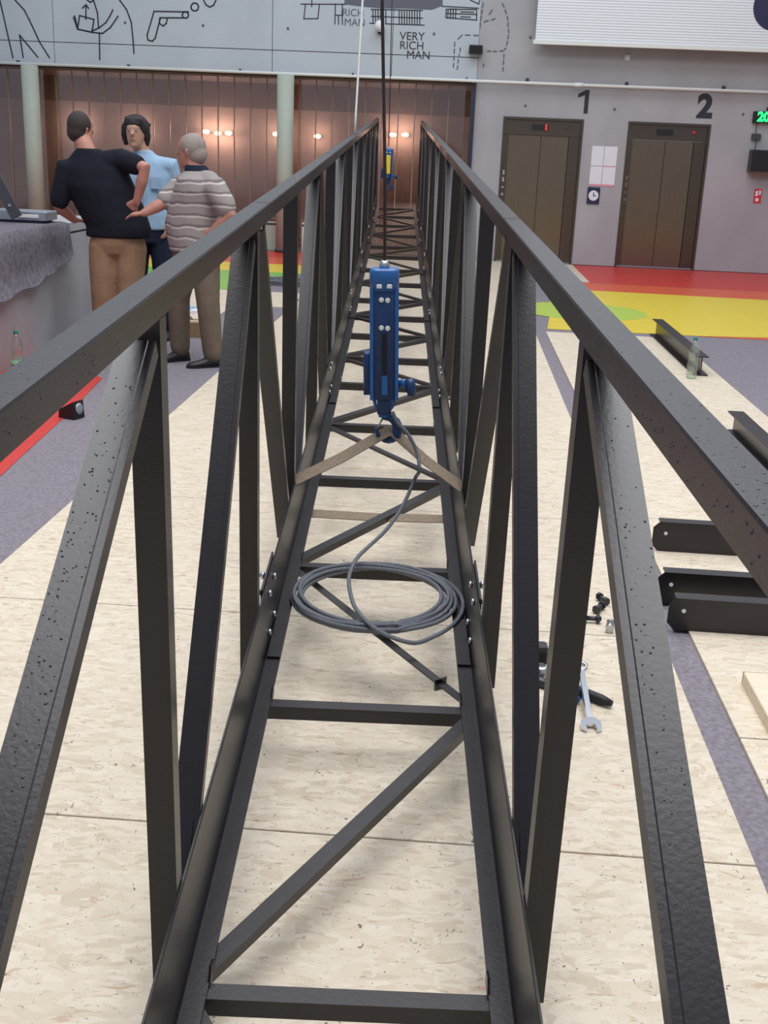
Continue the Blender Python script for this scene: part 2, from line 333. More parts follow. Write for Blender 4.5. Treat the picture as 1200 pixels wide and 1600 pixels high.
# line drawings on the concrete
def strokes(name, lines, w, m):
    b = MB()
    for l in lines:
        for (x0, z0), (x1, z1) in zip(l, l[1:]):
            d = Vector((x1-x0, 0, z1-z0)); L = d.length
            if L < 1e-4: continue
            d /= L; n = Vector((-d.z, 0, d.x)); a = Vector((x0, 0, z0)) - d*w*.4; e = Vector((x1, 0, z1)) + d*w*.4
            p = [a-n*w/2, e-n*w/2, e+n*w/2, a+n*w/2]
            b.rings([[q+Vector((0, .001, 0)) for q in p], [q+Vector((0, -.003, 0)) for q in p]], False)
    return b.build(name, m, wall)
DRAW = {
  'figure_line': [[(-7.46, 3.69), (-7.3, 2.84)], [(-7.21, 3.69), (-7.07, 3.55), (-6.96, 3.33), (-6.85, 3.09), (-6.7, 2.86)], [(-7.13, 2.85), (-7.17, 3.18), (-6.89, 2.86)]] ,
  'bowl': [[(-6.05, 3.73), (-6.0, 3.7), (-5.94, 3.73)], [(-5.94, 3.71), (-5.89, 3.55), (-5.88, 3.34)], [(-5.87, 3.25), (-5.88, 2.86)], [(-6.18, 3.5), (-5.95, 3.45), (-5.99, 3.26), (-6.22, 3.3), (-6.18, 3.5)], [(-6.08, 3.45), (-6.07, 3.66)], [(-6.13, 3.61), (-6.07, 3.66), (-6.03, 3.61)], [(-5.99, 3.28), (-5.87, 3.33), (-5.76, 3.41), (-5.69, 3.51), (-5.64, 3.6)], [(-6.22, 3.3), (-5.98, 3.26), (-5.82, 3.25), (-5.69, 3.34), (-5.56, 3.51)], [(-5.53, 3.75), (-5.42, 3.61), (-5.35, 3.43), (-5.33, 3.19), (-5.32, 2.97)], [(-6.28, 3.47), (-6.23, 3.32)], [(-6.26, 3.49), (-6.22, 3.33)]] ,
  'gun': [[(-4.98, 3.6), (-4.43, 3.61)], [(-4.98, 3.6), (-5.1, 3.25), (-5.09, 3.18), (-5.02, 3.16), (-4.97, 3.21), (-4.88, 3.51), (-4.52, 3.52)], [(-4.43, 3.56), (-4.44, 3.54), (-4.46, 3.52), (-4.49, 3.52), (-4.52, 3.53), (-4.53, 3.56), (-4.52, 3.59), (-4.49, 3.61), (-4.46, 3.61), (-4.44, 3.59), (-4.43, 3.56)], [(-4.89, 3.51), (-4.9, 3.43), (-4.84, 3.39), (-4.79, 3.43), (-4.77, 3.5)], [(-4.27, 3.69), (-4.28, 3.65), (-4.31, 3.63), (-4.35, 3.63), (-4.38, 3.65), (-4.39, 3.68), (-4.38, 3.71), (-4.35, 3.74), (-4.31, 3.74), (-4.28, 3.72), (-4.27, 3.69)], [(-4.19, 3.79), (-4.15, 3.72), (-4.09, 3.69), (-4.03, 3.72), (-3.99, 3.8)]] ,
  'desk': [[(-2.65, 3.78), (-1.95, 3.8)], [(-2.58, 3.78), (-2.6, 3.57), (-2.38, 3.58), (-2.36, 3.78)], [(-2.48, 3.84), (-2.48, 3.75)], [(-2.11, 3.8), (-2.11, 3.64), (-2.0, 3.64), (-2.0, 3.8)], [(-2.11, 3.51), (-2.11, 3.64)], [(-2.05, 3.51), (-2.06, 3.64)], [(-1.99, 3.51), (-2.0, 3.64)]] ,
  'table': [[(-1.55, 3.74), (-0.75, 3.75)], [(-1.54, 3.64), (-0.74, 3.64)], [(-1.56, 3.54), (-0.71, 3.54)], [(-1.52, 3.73), (-1.51, 3.54)], [(-1.48, 3.73), (-1.47, 3.54)], [(-1.44, 3.73), (-1.43, 3.54)], [(-1.4, 3.73), (-1.39, 3.54)], [(-1.36, 3.73), (-1.35, 3.54)], [(-1.32, 3.74), (-1.31, 3.54)], [(-1.11, 3.74), (-1.1, 3.54)], [(-1.07, 3.74), (-1.06, 3.54)], [(-1.03, 3.74), (-1.02, 3.54)], [(-0.99, 3.75), (-0.98, 3.54)], [(-0.95, 3.75), (-0.94, 3.55)], [(-0.91, 3.75), (-0.9, 3.55)], [(-0.87, 3.75), (-0.86, 3.55)], [(-0.83, 3.75), (-0.82, 3.55)], [(-0.79, 3.75), (-0.78, 3.55)]] ,
  'sheet': [[(-0.46, 3.91), (-0.45, 3.82), (0.12, 3.81)], [(-0.01, 3.92), (0.12, 3.87), (0.13, 3.93)], [(-0.38, 3.78), (0.09, 3.79), (0.1, 3.64), (-0.38, 3.66), (-0.38, 3.78)], [(-0.38, 3.72), (0.1, 3.72)], [(-0.35, 3.78), (-0.35, 3.65)], [(-0.31, 3.79), (-0.31, 3.65)], [(-0.27, 3.79), (-0.27, 3.65)], [(-0.23, 3.79), (-0.23, 3.65)], [(-0.15, 3.75), (0.05, 3.75)], [(-0.15, 3.68), (0.0, 3.68)]] ,
  'dash': [[(0.19, 3.88), (0.18, 3.83)], [(0.18, 3.79), (0.17, 3.74)], [(0.17, 3.7), (0.16, 3.64)], [(0.16, 3.6), (0.16, 3.54)], [(0.14, 3.42), (0.07, 3.42)], [(0.01, 3.42), (-0.06, 3.42)], [(-0.11, 3.42), (-0.17, 3.36)], [(-0.22, 3.31), (-0.22, 3.25)], [(-0.22, 3.21), (-0.22, 3.15)], [(-0.22, 3.11), (-0.22, 3.05)], [(-0.22, 3.0), (-0.22, 2.95)], [(-0.13, 3.23), (-0.13, 3.18)], [(-0.14, 3.14), (-0.14, 3.1)], [(-0.15, 3.06), (-0.15, 3.01)], [(-0.15, 2.97), (-0.16, 2.92)], [(0.48, 3.89), (0.51, 3.84)], [(0.53, 3.8), (0.55, 3.75)], [(0.57, 3.71), (0.58, 3.66)], [(0.59, 3.62), (0.59, 3.57)], [(0.6, 3.53), (0.61, 3.48)], [(0.61, 3.44), (0.6, 3.39)], [(0.6, 3.35), (0.59, 3.3)], [(0.58, 3.25), (0.56, 3.23)], [(0.54, 3.21), (0.49, 3.21)], [(0.44, 3.2), (0.39, 3.2)], [(0.35, 3.2), (0.3, 3.2)], [(0.56, 3.16), (0.56, 3.11)], [(0.56, 3.07), (0.56, 3.02)], [(0.56, 2.97), (0.56, 2.92)], [(0.25, 3.01), (0.25, 2.97)], [(0.29, 3.73), (0.33, 3.79)], [(0.22, 3.62), (0.28, 3.64)], [(0.33, 3.65), (0.38, 3.67)]] }
for k, nm in (('figure_line', 'drawn_figure_legs'), ('bowl', 'drawn_figure_with_box'), ('gun', 'drawn_pistol'), ('desk', 'drawn_desk'), ('table', 'drawn_table'), ('sheet', 'drawn_sheet')):
    strokes(nm, DRAW[k], .022 if k in ('figure_line', 'bowl', 'gun') else .016, M['paint'])
strokes('drawn_dashes', DRAW['dash'], .02, M['ink2'])
def wall_text(txt, x, z, size, m, name='wall_lettering', bold=.0, parent=None):
    o = link(name, text_mesh(name, txt, size, m, .002, bold), parent or wall, (x, -.002, z)); o.rotation_euler = (math.pi/2, 0, 0); return o
wall_text('RICH', -1.83, 3.68, .15, M['ink2']); wall_text('MAN', -1.8, 3.54, .15, M['ink2'])
wall_text('VERY', -.89, 3.37, .17, M['paint']); wall_text('RICH', -.89, 3.235, .17, M['paint']); wall_text('MAN', -.78, 3.10, .17, M['paint'])

one = [(.02, -.17), (.02, .10), (-.085, .06), (-.085, .115), (.03, .18), (.085, .18), (.085, -.17)]
link('lift_number', MB().rings([[(x+1.85, .001, z+2.51) for x, z in one], [(x+1.85, -.004, z+2.51) for x, z in one]], False).mesh('lift_number', M['paint']), wall)
wall_text('2', 3.75, 2.50, .47, M['paint'], 'lift_number', .022)
# dark patch on the upper wall
b = MB(); pts = [(-1.97, 3.80), (-1.75, 3.78), (-1.4, 3.76), (-1.0, 3.77), (-.6, 3.765), (-.44, 3.83), (-.45, 4.1), (-1.95, 4.1)]
b.rings([[(x, .001, z) for x, z in pts], [(x, -.004, z) for x, z in pts]], False); b.build('dark_stain', M['ink2'], wall)
# lifts
def lift(n, x0, x1, lab):
    d = hall_empty('door_%d' % n, x0, 18.95); struct(d, lab); w = x1-x0
    f = MB(); f.box(0, .035, -.012, .2, 0, 2.25).box(w-.035, w, -.012, .2, 0, 2.25).box(.035, w-.035, -.012, .2, 2.215, 2.25)
    f.build('frame', M['liftdark'], d)
    MB().box(.035, w-.035, .03, .2, 1.985, 2.215).build('header', M['liftdark'], d)
    MB().box(.035, .10, .02, .2, .02, 1.98).build('control_strip', M['liftdark'], d)
    a, c = .62, 1.06
    MB().box(.104, a-.004, .05, .2, .02, 1.98).build('leaf', M['lift'], d)
    MB().box(a+.004, c-.004, .05, .2, .02, 1.98).build('leaf', M['lift'], d)
    MB().box(c+.004, w-.037, .035, .2, .02, 1.98).build('side_panel', M['liftdark'], d)
    MB().box(.035, w-.035, .02, .2, 0, .018).build('sill', M['alu'], d)
    MB().box(.035, w-.035, .12, .21, .02, 1.98).build('shaft_backing', M['joint'], d)
    s = MB().box(.46, .72, .018, .04, 2.06, 2.15).build('floor_display', M['black'], d)
    if n == 1:
        t = link('display_digit', text_mesh('digit', '1', .11, M['ledred'], .001, .006), s, (.685, .016, 2.105)); t.rotation_euler = (math.pi/2, 0, 0)
    for z, h in ((1.40, .07), (1.29, .07), (1.17, .03), (1.06, .04)): MB().box(.045, .075, .012, .03, z-h/2, z+h/2).build('button', M['edge'] if n == 2 else M['zinc'], d)
    MB().lathe([(.025, 0), (.025, .01), (.018, .013)], (w-.25, .03, 2.12), 10, (0, -1, 0)).build('indicator_lamp', M['redsign'] if n == 2 else M['liftdark'], d)
    return d
lift(1, .62, 1.89, 'brushed steel lift doors under the number 1'); lift(2, 2.59, 3.88, 'brushed steel lift doors under the number 2')

# ---- foyer behind the left bay: glazing, wall, soffit
win = hall_empty('window_1', 0, 19.35); struct(win, 'tinted full-height glazing between the round columns')
pane = MB().box(-.131, .131, -.006, .006, .04, 2.7).mesh('pane', M['pane']); mull = MB().box(-.008, .008, -.02, .02, 0, 2.72).mesh('mullion', M['mull'])
for k in range(34):
    x = .0 - .27*k
    link('pane', pane, win, (x-.135, 0, 0)); link('mullion', mull, win, (x-.27, 0, 0))
MB().box(-9.3, .15, -.03, .03, 0, .04).box(-9.3, .15, -.03, .03, 2.7, 2.74).build('glazing_frame', M['mull'], win)
fw_ = hall_empty('wall_foyer', 0, 21.6); struct(fw_, 'pinkish brown foyer wall behind the glazing')
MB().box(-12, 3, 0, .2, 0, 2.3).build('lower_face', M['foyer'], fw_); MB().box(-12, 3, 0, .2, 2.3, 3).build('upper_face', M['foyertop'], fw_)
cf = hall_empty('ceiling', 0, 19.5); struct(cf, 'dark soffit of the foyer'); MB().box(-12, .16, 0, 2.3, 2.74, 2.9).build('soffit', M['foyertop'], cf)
ff = hall_empty('floor_foyer', 0, 19.0); struct(ff, 'reddish foyer floor behind the glazing'); MB().box(-12, .16, 0, 2.7, -.03, -.008).build('screed', M['foyerfl'], ff)
sw = hall_empty('wall_foyer_side', .16, 19.45); struct(sw, 'side wall closing the foyer'); MB().box(0, .2, 0, 2.2, 0, 2.74).build('side_face', M['foyer'], sw)
tp = hall_empty('trim_1', .12, 18.9); struct(tp, 'dark blue steel post at the edge of the glazed bay'); MB().box(-.035, .035, 0, .08, 0, 2.74).build('post', M['mulldark'], tp)
# added globes standing in for reflected ceiling lamps
glints = [(-7.1, 1.86), (-6.0, 1.85), (-4.72, 1.86), (-4.5, 1.84), (-4.3, 1.85), (-3.42, 1.87), (-2.66, 1.86), (-1.28, 1.94), (-1.06, 1.95)]
for i, (x, z) in enumerate(glints):
    l = hall_empty('reflection_globe', x, 21.58, z)
    MB().lathe([(.03, 0), (.03, .05), (.02, .06)], (0, 0, 0), 10, (0, -1, 0)).build('bracket', M['mull'], l)
    MB().ball((0, -.11, 0), .055, 12, 8, (1.25, 1, .7)).build('globe', M['lamp'], l)
    tag(l, 'glowing globe added behind the glazing for a reflected light, %s from the left' % ('first', 'second', 'third', 'fourth', 'fifth', 'sixth', 'seventh', 'eighth', 'ninth')[i], 'lamp', 'row of globes added for reflected ceiling lamps')
    pd = bpy.data.lights.new('added_globe_light', 'POINT'); pd.energy = 10; pd.color = (1, .90, .83); pd.shadow_soft_size = .06  # point light added with each stand-in globe
    po = bpy.data.objects.new('added_globe_light', pd); COL.objects.link(po); po.parent = l; po.location = (0, -.22, 0)
# columns
for x, lab in ((-2.86, 'round pale painted column between glazing and truss'), (-7.0, 'round pale painted column behind the man in black')):
    c = hall_empty('round_column', x, 18.85)
    MB().lathe([(.135, 0), (.135, 2.735)], n=24).build('shaft', M['column'], c)
    MB().lathe([(.15, 0), (.15, .03), (.137, .035)], n=24).build('base_ring', M['joint'], c)
    tag(c, lab, 'column')
# tube rail along the wall
rl = hall_empty('tube_rail', 0, 18.85)
MB().tube([(-10, 0, 2.75), (9, 0, 2.75)], .024, 10).build('tube', M['whitepaint'], rl)
for x in (-9, -7.2, -5.4, -3.6, -1.8, 0): MB().box(x-.01, x+.01, 0, .1, 2.76, 2.80).build('bracket', M['joint'], rl)
for x in (.95, 2.5, 4.0): MB().tube([(x, .1, 2.80), (x, .0, 2.80), (x, 0, 2.752)], .012, 8).lathe([(.03, 0), (.03, .012)], (x, .1, 2.80), 10, (0, -1, 0)).build('bracket', M['joint'], rl)
MB().tube([(1.68, 0, 2.75), (1.82, 0, 2.75)], .034, 10).build('sleeve', M['white'], rl)
tag(rl, 'thin white tube rail running along the concrete wall', 'rail')
# projection screen
sc_ = hall_empty('projection_screen', 1.01, 18.62)
MB().box(0, 8, 0, .05, 3.36, 8).build('surface', M['screen'], sc_)
MB().box(-.03, 8.03, -.015, .065, 3.30, 3.36).build('bottom_bar', M['whitepaint'], sc_)
for x in (.1, 2.45, 5.0): MB().box(x-.03, x+.03, .05, .33, 3.38, 3.46).build('wall_bracket', M['alu'], sc_)
MB().lathe([(.34, 0), (.34, .006)], (3.55, 0, 3.94), 40, (0, -1, 0)).build('printed_disc', M['navy'], sc_)
tag(sc_, 'large white ribbed screen hung above the lifts', 'screen')
MBx = hall_empty('wall_plate', 2.47, 18.95, 3.18); MB().bbox(-.05, .05, -.02, 0, -.05, .05, .006).build('plate', M['concrete2'], MBx); MB().box(-.03, .03, -.024, -.019, -.03, .03).build('cover', M['whitepaint'], MBx)
tag(MBx, 'small grey wall plate just below the white screen', 'wall plate')
# black loudspeaker cube on the wall
cb = hall_empty('wall_speaker', .115, 18.95, 3.21); MB().bbox(-.105, .105, -.16, -.02, -.065, .06, .01).build('housing', M['black'], cb); MB().box(-.085, .085, -.166, -.158, -.05, .045).build('grille', M['rubber'], cb); MB().box(-.03, .03, -.03, 0, -.03, .03).build('wall_mount', M['black'], cb)
tag(cb, 'small black box speaker mounted on the upper wall', 'speaker')
# round white globe on the wall behind the rope
gl = hall_empty('wall_globe', -1.39, 18.95, 3.49); MB().lathe([(.05, 0), (.05, .03), (.025, .05), (.025, .09)], (0, 0, -.06), 12, (0, -1, 0)).build('bracket', M['joint'], gl); MB().ball((0, -.16, 0), .085, 16, 10).build('globe', M['white'], gl)
tag(gl, 'white globe fitting on the wall behind the hanging rope', 'lamp')
# notice, clock sign, led display, boxes
no = hall_empty('paper_notice', 2.06, 18.95, 1.25); MB().box(0, .19, -.004, 0, .31, .61).box(.2, .4, -.004, 0, .31, .61).box(0, .19, -.004, 0, 0, .30).box(.2, .4, -.004, 0, 0, .30).build('sheets', M['white'], no)
MB().box(.0, .4, -.006, -.003, 0.0, .03).build('pink_print', M['pink'], no); MB().box(.21, .39, -.006, -.003, .30, .315).build('pink_print', M['pink'], no)
tag(no, 'white paper notice with pink lines between the two lifts', 'notice')
ck = hall_empty('lift_sign', 2.145, 18.95, 1.1); MB().bbox(-.10, .10, -.02, 0, -.13, .13, .01).build('backing', M['navy'], ck); MB().lathe([(.08, 0), (.08, .006)], (0, -.02, 0), 20, (0, -1, 0)).build('white_disc', M['white'], ck); MB().box(-.006, .006, -.029, -.025, -.01, .05).box(0, .04, -.029, -.025, -.008, .004).build('hands', M['paint'], ck)
tag(ck, 'navy plate with white round dial below the paper notice', 'sign')
ld = hall_empty('led_clock', 4.5, 18.95, 2.30); MB().bbox(0, .62, -.07, 0, 0, .17, .01).build('housing', M['black'], ld)
t = link('digits', text_mesh('digits', '20', .19, M['led'], .001, .008, 'LEFT'), ld, (.06, -.072, .085)); t.rotation_euler = (math.pi/2, 0, 0)
MB().box(.2, .5, -.03, 0, .19, .235).build('top_bracket', M['black'], ld)
tag(ld, 'black display with green glowing digits at the right', 'display')
bx = hall_empty('wall_socket_box', 4.60, 18.95, 2.1); MB().bbox(-.08, .06, -.06, 0, -.05, .04, .01).build('box', M['joint'], bx); MB().tube([(-.02, -.02, .04), (-.025, -.02, .2)], .006, 6).build('cable', M['joint'], bx); MB().tube([(-.0, -.02, -.05), (0, -.02, -.2)], .006, 6).build('cable', M['joint'], bx)
tag(bx, 'small grey socket box between display and dark cabinet', 'socket box')
db = hall_empty('wall_cabinet', 4.52, 18.95, 1.57); MB().bbox(0, .8, -.22, 0, 0, .33, .008).build('body', M['steel2'], db); MB().box(.03, .77, -.226, -.218, .03, .29).build('door', M['steel'], db)
tag(db, 'dark brown box mounted on the wall below the green display', 'cabinet')
rs = hall_empty('red_sticker', 4.745, 18.95, 1.2); MB().box(-.06, .06, -.004, 0, -.11, .11).build('plate', M['redsign'], rs); MB().box(-.04, .0, -.006, -.003, 0.0, .08).box(.015, .045, -.006, -.003, .02, .09).box(-.03, .02, -.006, -.003, -.08, -.03).build('pictogram', M['white'], rs)
tag(rs, 'red and white fire sign below the dark wall box', 'sign')
# pale panels whose colour stands in for brightly lit door glass
for x, w, lab, m in ((-3.28, .25, 'pale grey panel standing in for lit door glass by the column base', 'column'), (-2.6, .10, 'narrow white panel standing in for lit door glass right of the column', 'white')):
    o = hall_empty('lit_glass_stand_in', x, 19.12); MB().bbox(0, w, 0, .03, -.01, .46, .006).build('board', M[m], o); MB().box(0, w, -.004, 0, .40, .43).build('edge_strip', M['joint'], o); tag(o, lab, 'board')

# ---- concrete counter at the left
ct = hall_empty('wall_counter', -3.25, 10.5); struct(ct, 'low concrete counter wall with rounded end')
def stadium(x0, x1, y0, y1, r, n=8):
    pts = [(x0, y0), (x1, y0)]
    pts += [(x1-r+r*math.cos(a*math.pi/2/n), y1-r+r*math.sin(a*math.pi/2/n)) for a in range(n+1)]
    pts += [(x0+r-r*math.sin(a*math.pi/2/n), y1-r+r*math.cos(a*math.pi/2/n)) for a in range(n+1)]
    return pts
P = stadium(-1.3, 0, -7.1, 0, .22)
MB().rings([[(x, y, -.012) for x, y in P], [(x, y, .865) for x, y in P]], False).build('base', M['concrete3'], ct)
Q = stadium(-1.29, -.02, -7.1, -.02, .21)
MB().rings([[(x, y, .865) for x, y in Q], [(x, y, .885) for x, y in Q]], False).build('shadow_joint', M['navy'], ct)
MB().rings([[(x, y, .885) for x, y in P], [(x, y, .955) for x, y in P]], False).build('coping', M['concrete3'], ct)
# ================================================================== STEEL TRUSS
# raised at the far end: own frame, x across, s along, t square to the chords; one truss unit is K metres
AL = R(2.4611)
E1 = Vector((1, 0, 0)); E2 = Vector((0, math.cos(AL), math.sin(AL))); E3 = Vector((0, -math.sin(AL), math.cos(AL)))
K = .865
def TL(x, s, t): return Vector((0, 0, EYE)) + (E1*x + E2*s + E3*t)*K
XC, HW = -.036, .365
TB, TT = -1.822, -.325      # flange of the bottom chord, top of the rails
LEG = .245                  # upstanding leg of the bottom chord
BASE = Vector((XC, .5, -1.875))
truss = bpy.data.objects.new('steel_truss', None); COL.objects.link(truss); truss.empty_display_size = .2
truss.matrix_world = Matrix.Translation(TL(*BASE)) @ Matrix(((E1.x, E2.x, E3.x, 0), (E1.y, E2.y, E3.y, 0), (E1.z, E2.z, E3.z, 0), (0, 0, 0, 1))) @ Matrix.Scale(K, 4)
tag(truss, 'long dark brown bolted steel truss bridge running from the foreground to the back wall', 'truss')
def tp_(name, mb, m, parent=None, off=(0, 0, 0)):
    me = mb if isinstance(mb, bpy.types.Mesh) else mb.mesh(name, m)
    o = link(name, me, parent or truss)
    o.location = (Vector(off) - BASE) if parent is None else Vector(off)
    return o
S_END = 20.9
splices = [.5, 3.6, 7.05, 10.0, 12.8, 15.5, 18.2, S_END]
def X(sg, xo): return XC + sg*(HW + xo)
# rails: rolled angle with rounded outer corner; bottom chords: flat flange inside, rounded member outside
rail_prof = [(.002, .0), (.052, .0), (.052, -.006), (.006, -.006), (.006, -.052), (0, -.052), (0, -.004)]
chord_prof = [(-.060, -.007), (-.060, 0), (-.012, 0), (-.0085, .004), (-.007, .012), (-.007, LEG-.004), (-.005, LEG), (-.001, LEG), (0, LEG-.002), (0, -.007)]
dT = {-1: .008, 1: -.009}
for sg in (-1, 1):
    for a, b in zip(splices, splices[1:]):
        g = .0015
        mb = MB().prism(rail_prof, (XC+sg*HW, a+g, TT+dT[sg]), (XC+sg*HW, b-g, TT+dT[sg]), (sg, 0, 0), (0, 0, 1)); tp_('top_chord', mb, M['steel'])
        mb = MB().prism(chord_prof, (XC+sg*HW, a+g, TB), (XC+sg*HW, b-g, TB), (sg, 0, 0), (0, 0, 1)); tp_('bottom_chord', mb, M['steel2'])
    for s in splices[1:-1]:
        # light joint line on the rail, lap plates and bolts on the chord
        tp_('rail_joint', MB().prism([(a*1.0, b+.001 if b == 0 else b) for a, b in rail_prof], (XC+sg*(HW-.0005), s-.0012, TT+dT[sg]), (XC+sg*(HW-.0005), s+.0012, TT+dT[sg]), (sg, 0, 0), (0, 0, 1)), M['edge'])
        tp_('splice_plate', MB().box(min(X(sg,-.058), X(sg,-.014)), max(X(sg,-.058), X(sg,-.014)), s-.16, s+.20, TB+.001, TB+.008), M['steel2'])
        tp_('splice_plate', MB().box(min(X(sg,.001), X(sg,.008)), max(X(sg,.001), X(sg,.008)), s-.16, s+.18, TB+.01, TB+LEG+.012), M['steel2'])
        for ds in (-.06, .09):
            for dz in (.05, .20):
                bo = tp_('bolt', MB().lathe([(.013, 0), (.013, .010), (.010, .013)], (X(sg, -.006), s+ds, TB+dz), 6, (-sg, 0, 0)), M['zinc'])
                tp_('nut', MB().lathe([(.008, 0), (.008, .016), (.015, .016), (.015, .028), (.008, .029), (.008, .045)], (X(sg, .007), s+ds, TB+dz), 6, (sg, 0, 0)), M['zinc'])
# posts and diagonals
V = [1.91, 3.29, 4.60, 5.93, 7.25, 8.55, 9.85, 11.15, 12.45, 13.75, 15.05, 16.35, 17.65, 18.9, 20.0, 20.8]
post_prof = [(0, 0), (.057, 0), (.057, .006), (.006, .006), (.006, .055), (0, .055)]
def ang_member(sg, p0, p1, up):
    """sloping angle: wide leg across, narrow leg in the truss plane on the inner edge"""
    d = Vector((0, p1[0]-p0[0], p1[1]-p0[1])).normalized(); n = Vector((0, -d.z, d.y))
    if n.z < 0: n = -n
    k = -1 if up else 1
    prof = [(0, 0), (.012, 0), (.014, .0012), (.062, .0012), (.062, -.005*1), (.006, -.005), (.006, -.034), (0, -.034)]
    if not up: prof = [(0, 0), (.062, 0), (.062, .006), (.006, .006), (.006, .034), (0, .034)]
    return MB().prism(prof, (XC+sg*HW, p0[0], p0[1]), (XC+sg*HW, p1[0], p1[1]), (sg, 0, 0), n)
TOPT, BOTT = TT-.0535, TB+.004
for sg in (-1, 1):
    me = MB().prism(post_prof, (XC+sg*HW, 0, BOTT), (XC+sg*HW, 0, TOPT+dT[sg]), (sg, 0, 0), (0, 1, 0)).mesh('post', M['steel'])
    for s in [.56] + V: tp_('post', me, None, None, (0, s, 0))
    tp_('diagonal', ang_member(sg, (1.875, TT-.075), (.60, -1.10), True), M['steel'])
    tp_('diagonal', ang_member(sg, (3.22, TT-.062), (2.00, BOTT+.02), True), M['steel'])
    tp_('diagonal', ang_member(sg, (3.45, TT-.062), (4.50, BOTT+.02), False), M['steel'])
    for k in range(3, len(V)-1):
        if k % 2: tp_('diagonal', ang_member(sg, (V[k]-.08, TT-.062), (V[k-1]+.20, BOTT+.01), True), M['steel'])
        else: tp_('diagonal', ang_member(sg, (V[k-1]+.15, TT-.062), (V[k]-.20, BOTT+.01), False), M['steel'])
# floor beams with end tabs, flat bracing between
beams = [.75, 1.94, 3.18, 4.32, 5.48, 6.49, 7.52, 8.36, 9.24, 10.1, 11.0, 12.06, 13.07, 14.26, 15.24, 16.6, 17.95, 19.4, 20.85]
beam_top = TB-.008
xl, xr = XC-.345, XC+.345
bprof = [(0, 0), (0, -.046), (.006, -.046), (.006, -.006), (.046, -.006), (.046, 0)]
bme = MB().prism(bprof, (xl, 0, 0), (xr, 0, 0), (0, 1, 0), (0, 0, 1)).mesh('floor_beam', M['steel2'])
tab = MB(); tab.rings([[(0, -.02, -.012), (0, .05, -.012), (0, .045, .018), (0, .012, .028)], [(.006, -.02, -.012), (.006, .05, -.012), (.006, .045, .018), (.006, .012, .028)]], False)
tabm = tab.mesh('gusset_tab', M['steel'])
for k, s in enumerate(beams):
    fb = tp_('floor_beam', bme, None, None, (0, s-.046, TB-.009))
    tp_('gusset_tab', tabm, None, fb, (xl+.037, .046, .008)); tp_('gusset_tab', tabm, None, fb, (xr-.043, .046, .008))
    if k+1 < len(beams):
        e = beams[k+1]; a, b = ((xl+.01, s+.03), (xr-.01, e-.06)) if k % 2 == 1 else ((xr-.01, s+.02), (xl+.01, e-.05))
        w = .023 if k % 2 == 1 else .015
        d = Vector((b[0]-a[0], b[1]-a[1], 0)).normalized(); n = Vector((-d.y, d.x, 0))
        prof = [(-w, 0), (w, 0), (w, -.005), (-w+.005, -.005), (-w+.005, -.03), (-w, -.03)]
        br = tp_('floor_brace', MB().prism(prof, (a[0], a[1], TB-.011), (b[0], b[1], TB-.011), n, (0, 0, 1)), M['steel2'])
        if k == 2:
            c = Vector((a[0], a[1], TB-.011)) + d*.17
            q = MB(); q.prism([(-.022, -.028), (.022, -.028), (.024, .014), (-.024, .014)], c - d*.003, c + d*.003, n, (0, 0, 1)); tp_('brace_clip', q, M['steel'], None)
            q2 = MB().box(-.024, .024, 0, .03, .012, .017)
# rain drops left on the near steel
db_ = MB()
def drop(x, s, t, nrm, r):
    nrm = Vector(nrm).normalized(); q = Vector((0, 0, 1)).rotation_difference(nrm)
    c = Vector((x, s, t)); rings = []
    for rr, h in ((1, 0), (.8, .35), (.4, .55), (.02, .6)):
        rings.append([c + q @ Vector((r*rr*math.cos(k*math.pi/3), r*rr*1.15*math.sin(k*math.pi/3), r*h)) for k in range(6)])
    db_.rings(rings, True, False)
for sg in (-1, 1):
    for i in range(150):
        s = .85 + 2.4*random.random()**1.6
        drop(X(sg, random.uniform(.006, .048)), s, TT+dT[sg], (0, 0, 1), random.uniform(.0009, .0020))
    for i in range(70):
        s = .8 + 1.3*random.random(); drop(X(sg, 0), s, TT+dT[sg]-random.uniform(.01, .046), (-sg, 0, 0), random.uniform(.001, .0022))
    d = Vector((0, .60-1.875, -1.10-(TT-.075))); dn = d.normalized(); n = Vector((0, -dn.z, dn.y)); n = n if n.z > 0 else -n
    for i in range(130 if sg < 0 else 60):
        f = random.betavariate(2, 2.2)*.62 + .05
        p = Vector((0, 1.875, TT-.075)) + d*f + n*.0012
        drop(X(sg, random.uniform(.016, .060)), p.y, p.z, n, random.uniform(.0009, .0023))
dr = tp_('rain_drops', db_, M['drop']); dr['kind'] = 'stuff'; dr['label'] = 'rain drops beaded on the near rails and diagonals'

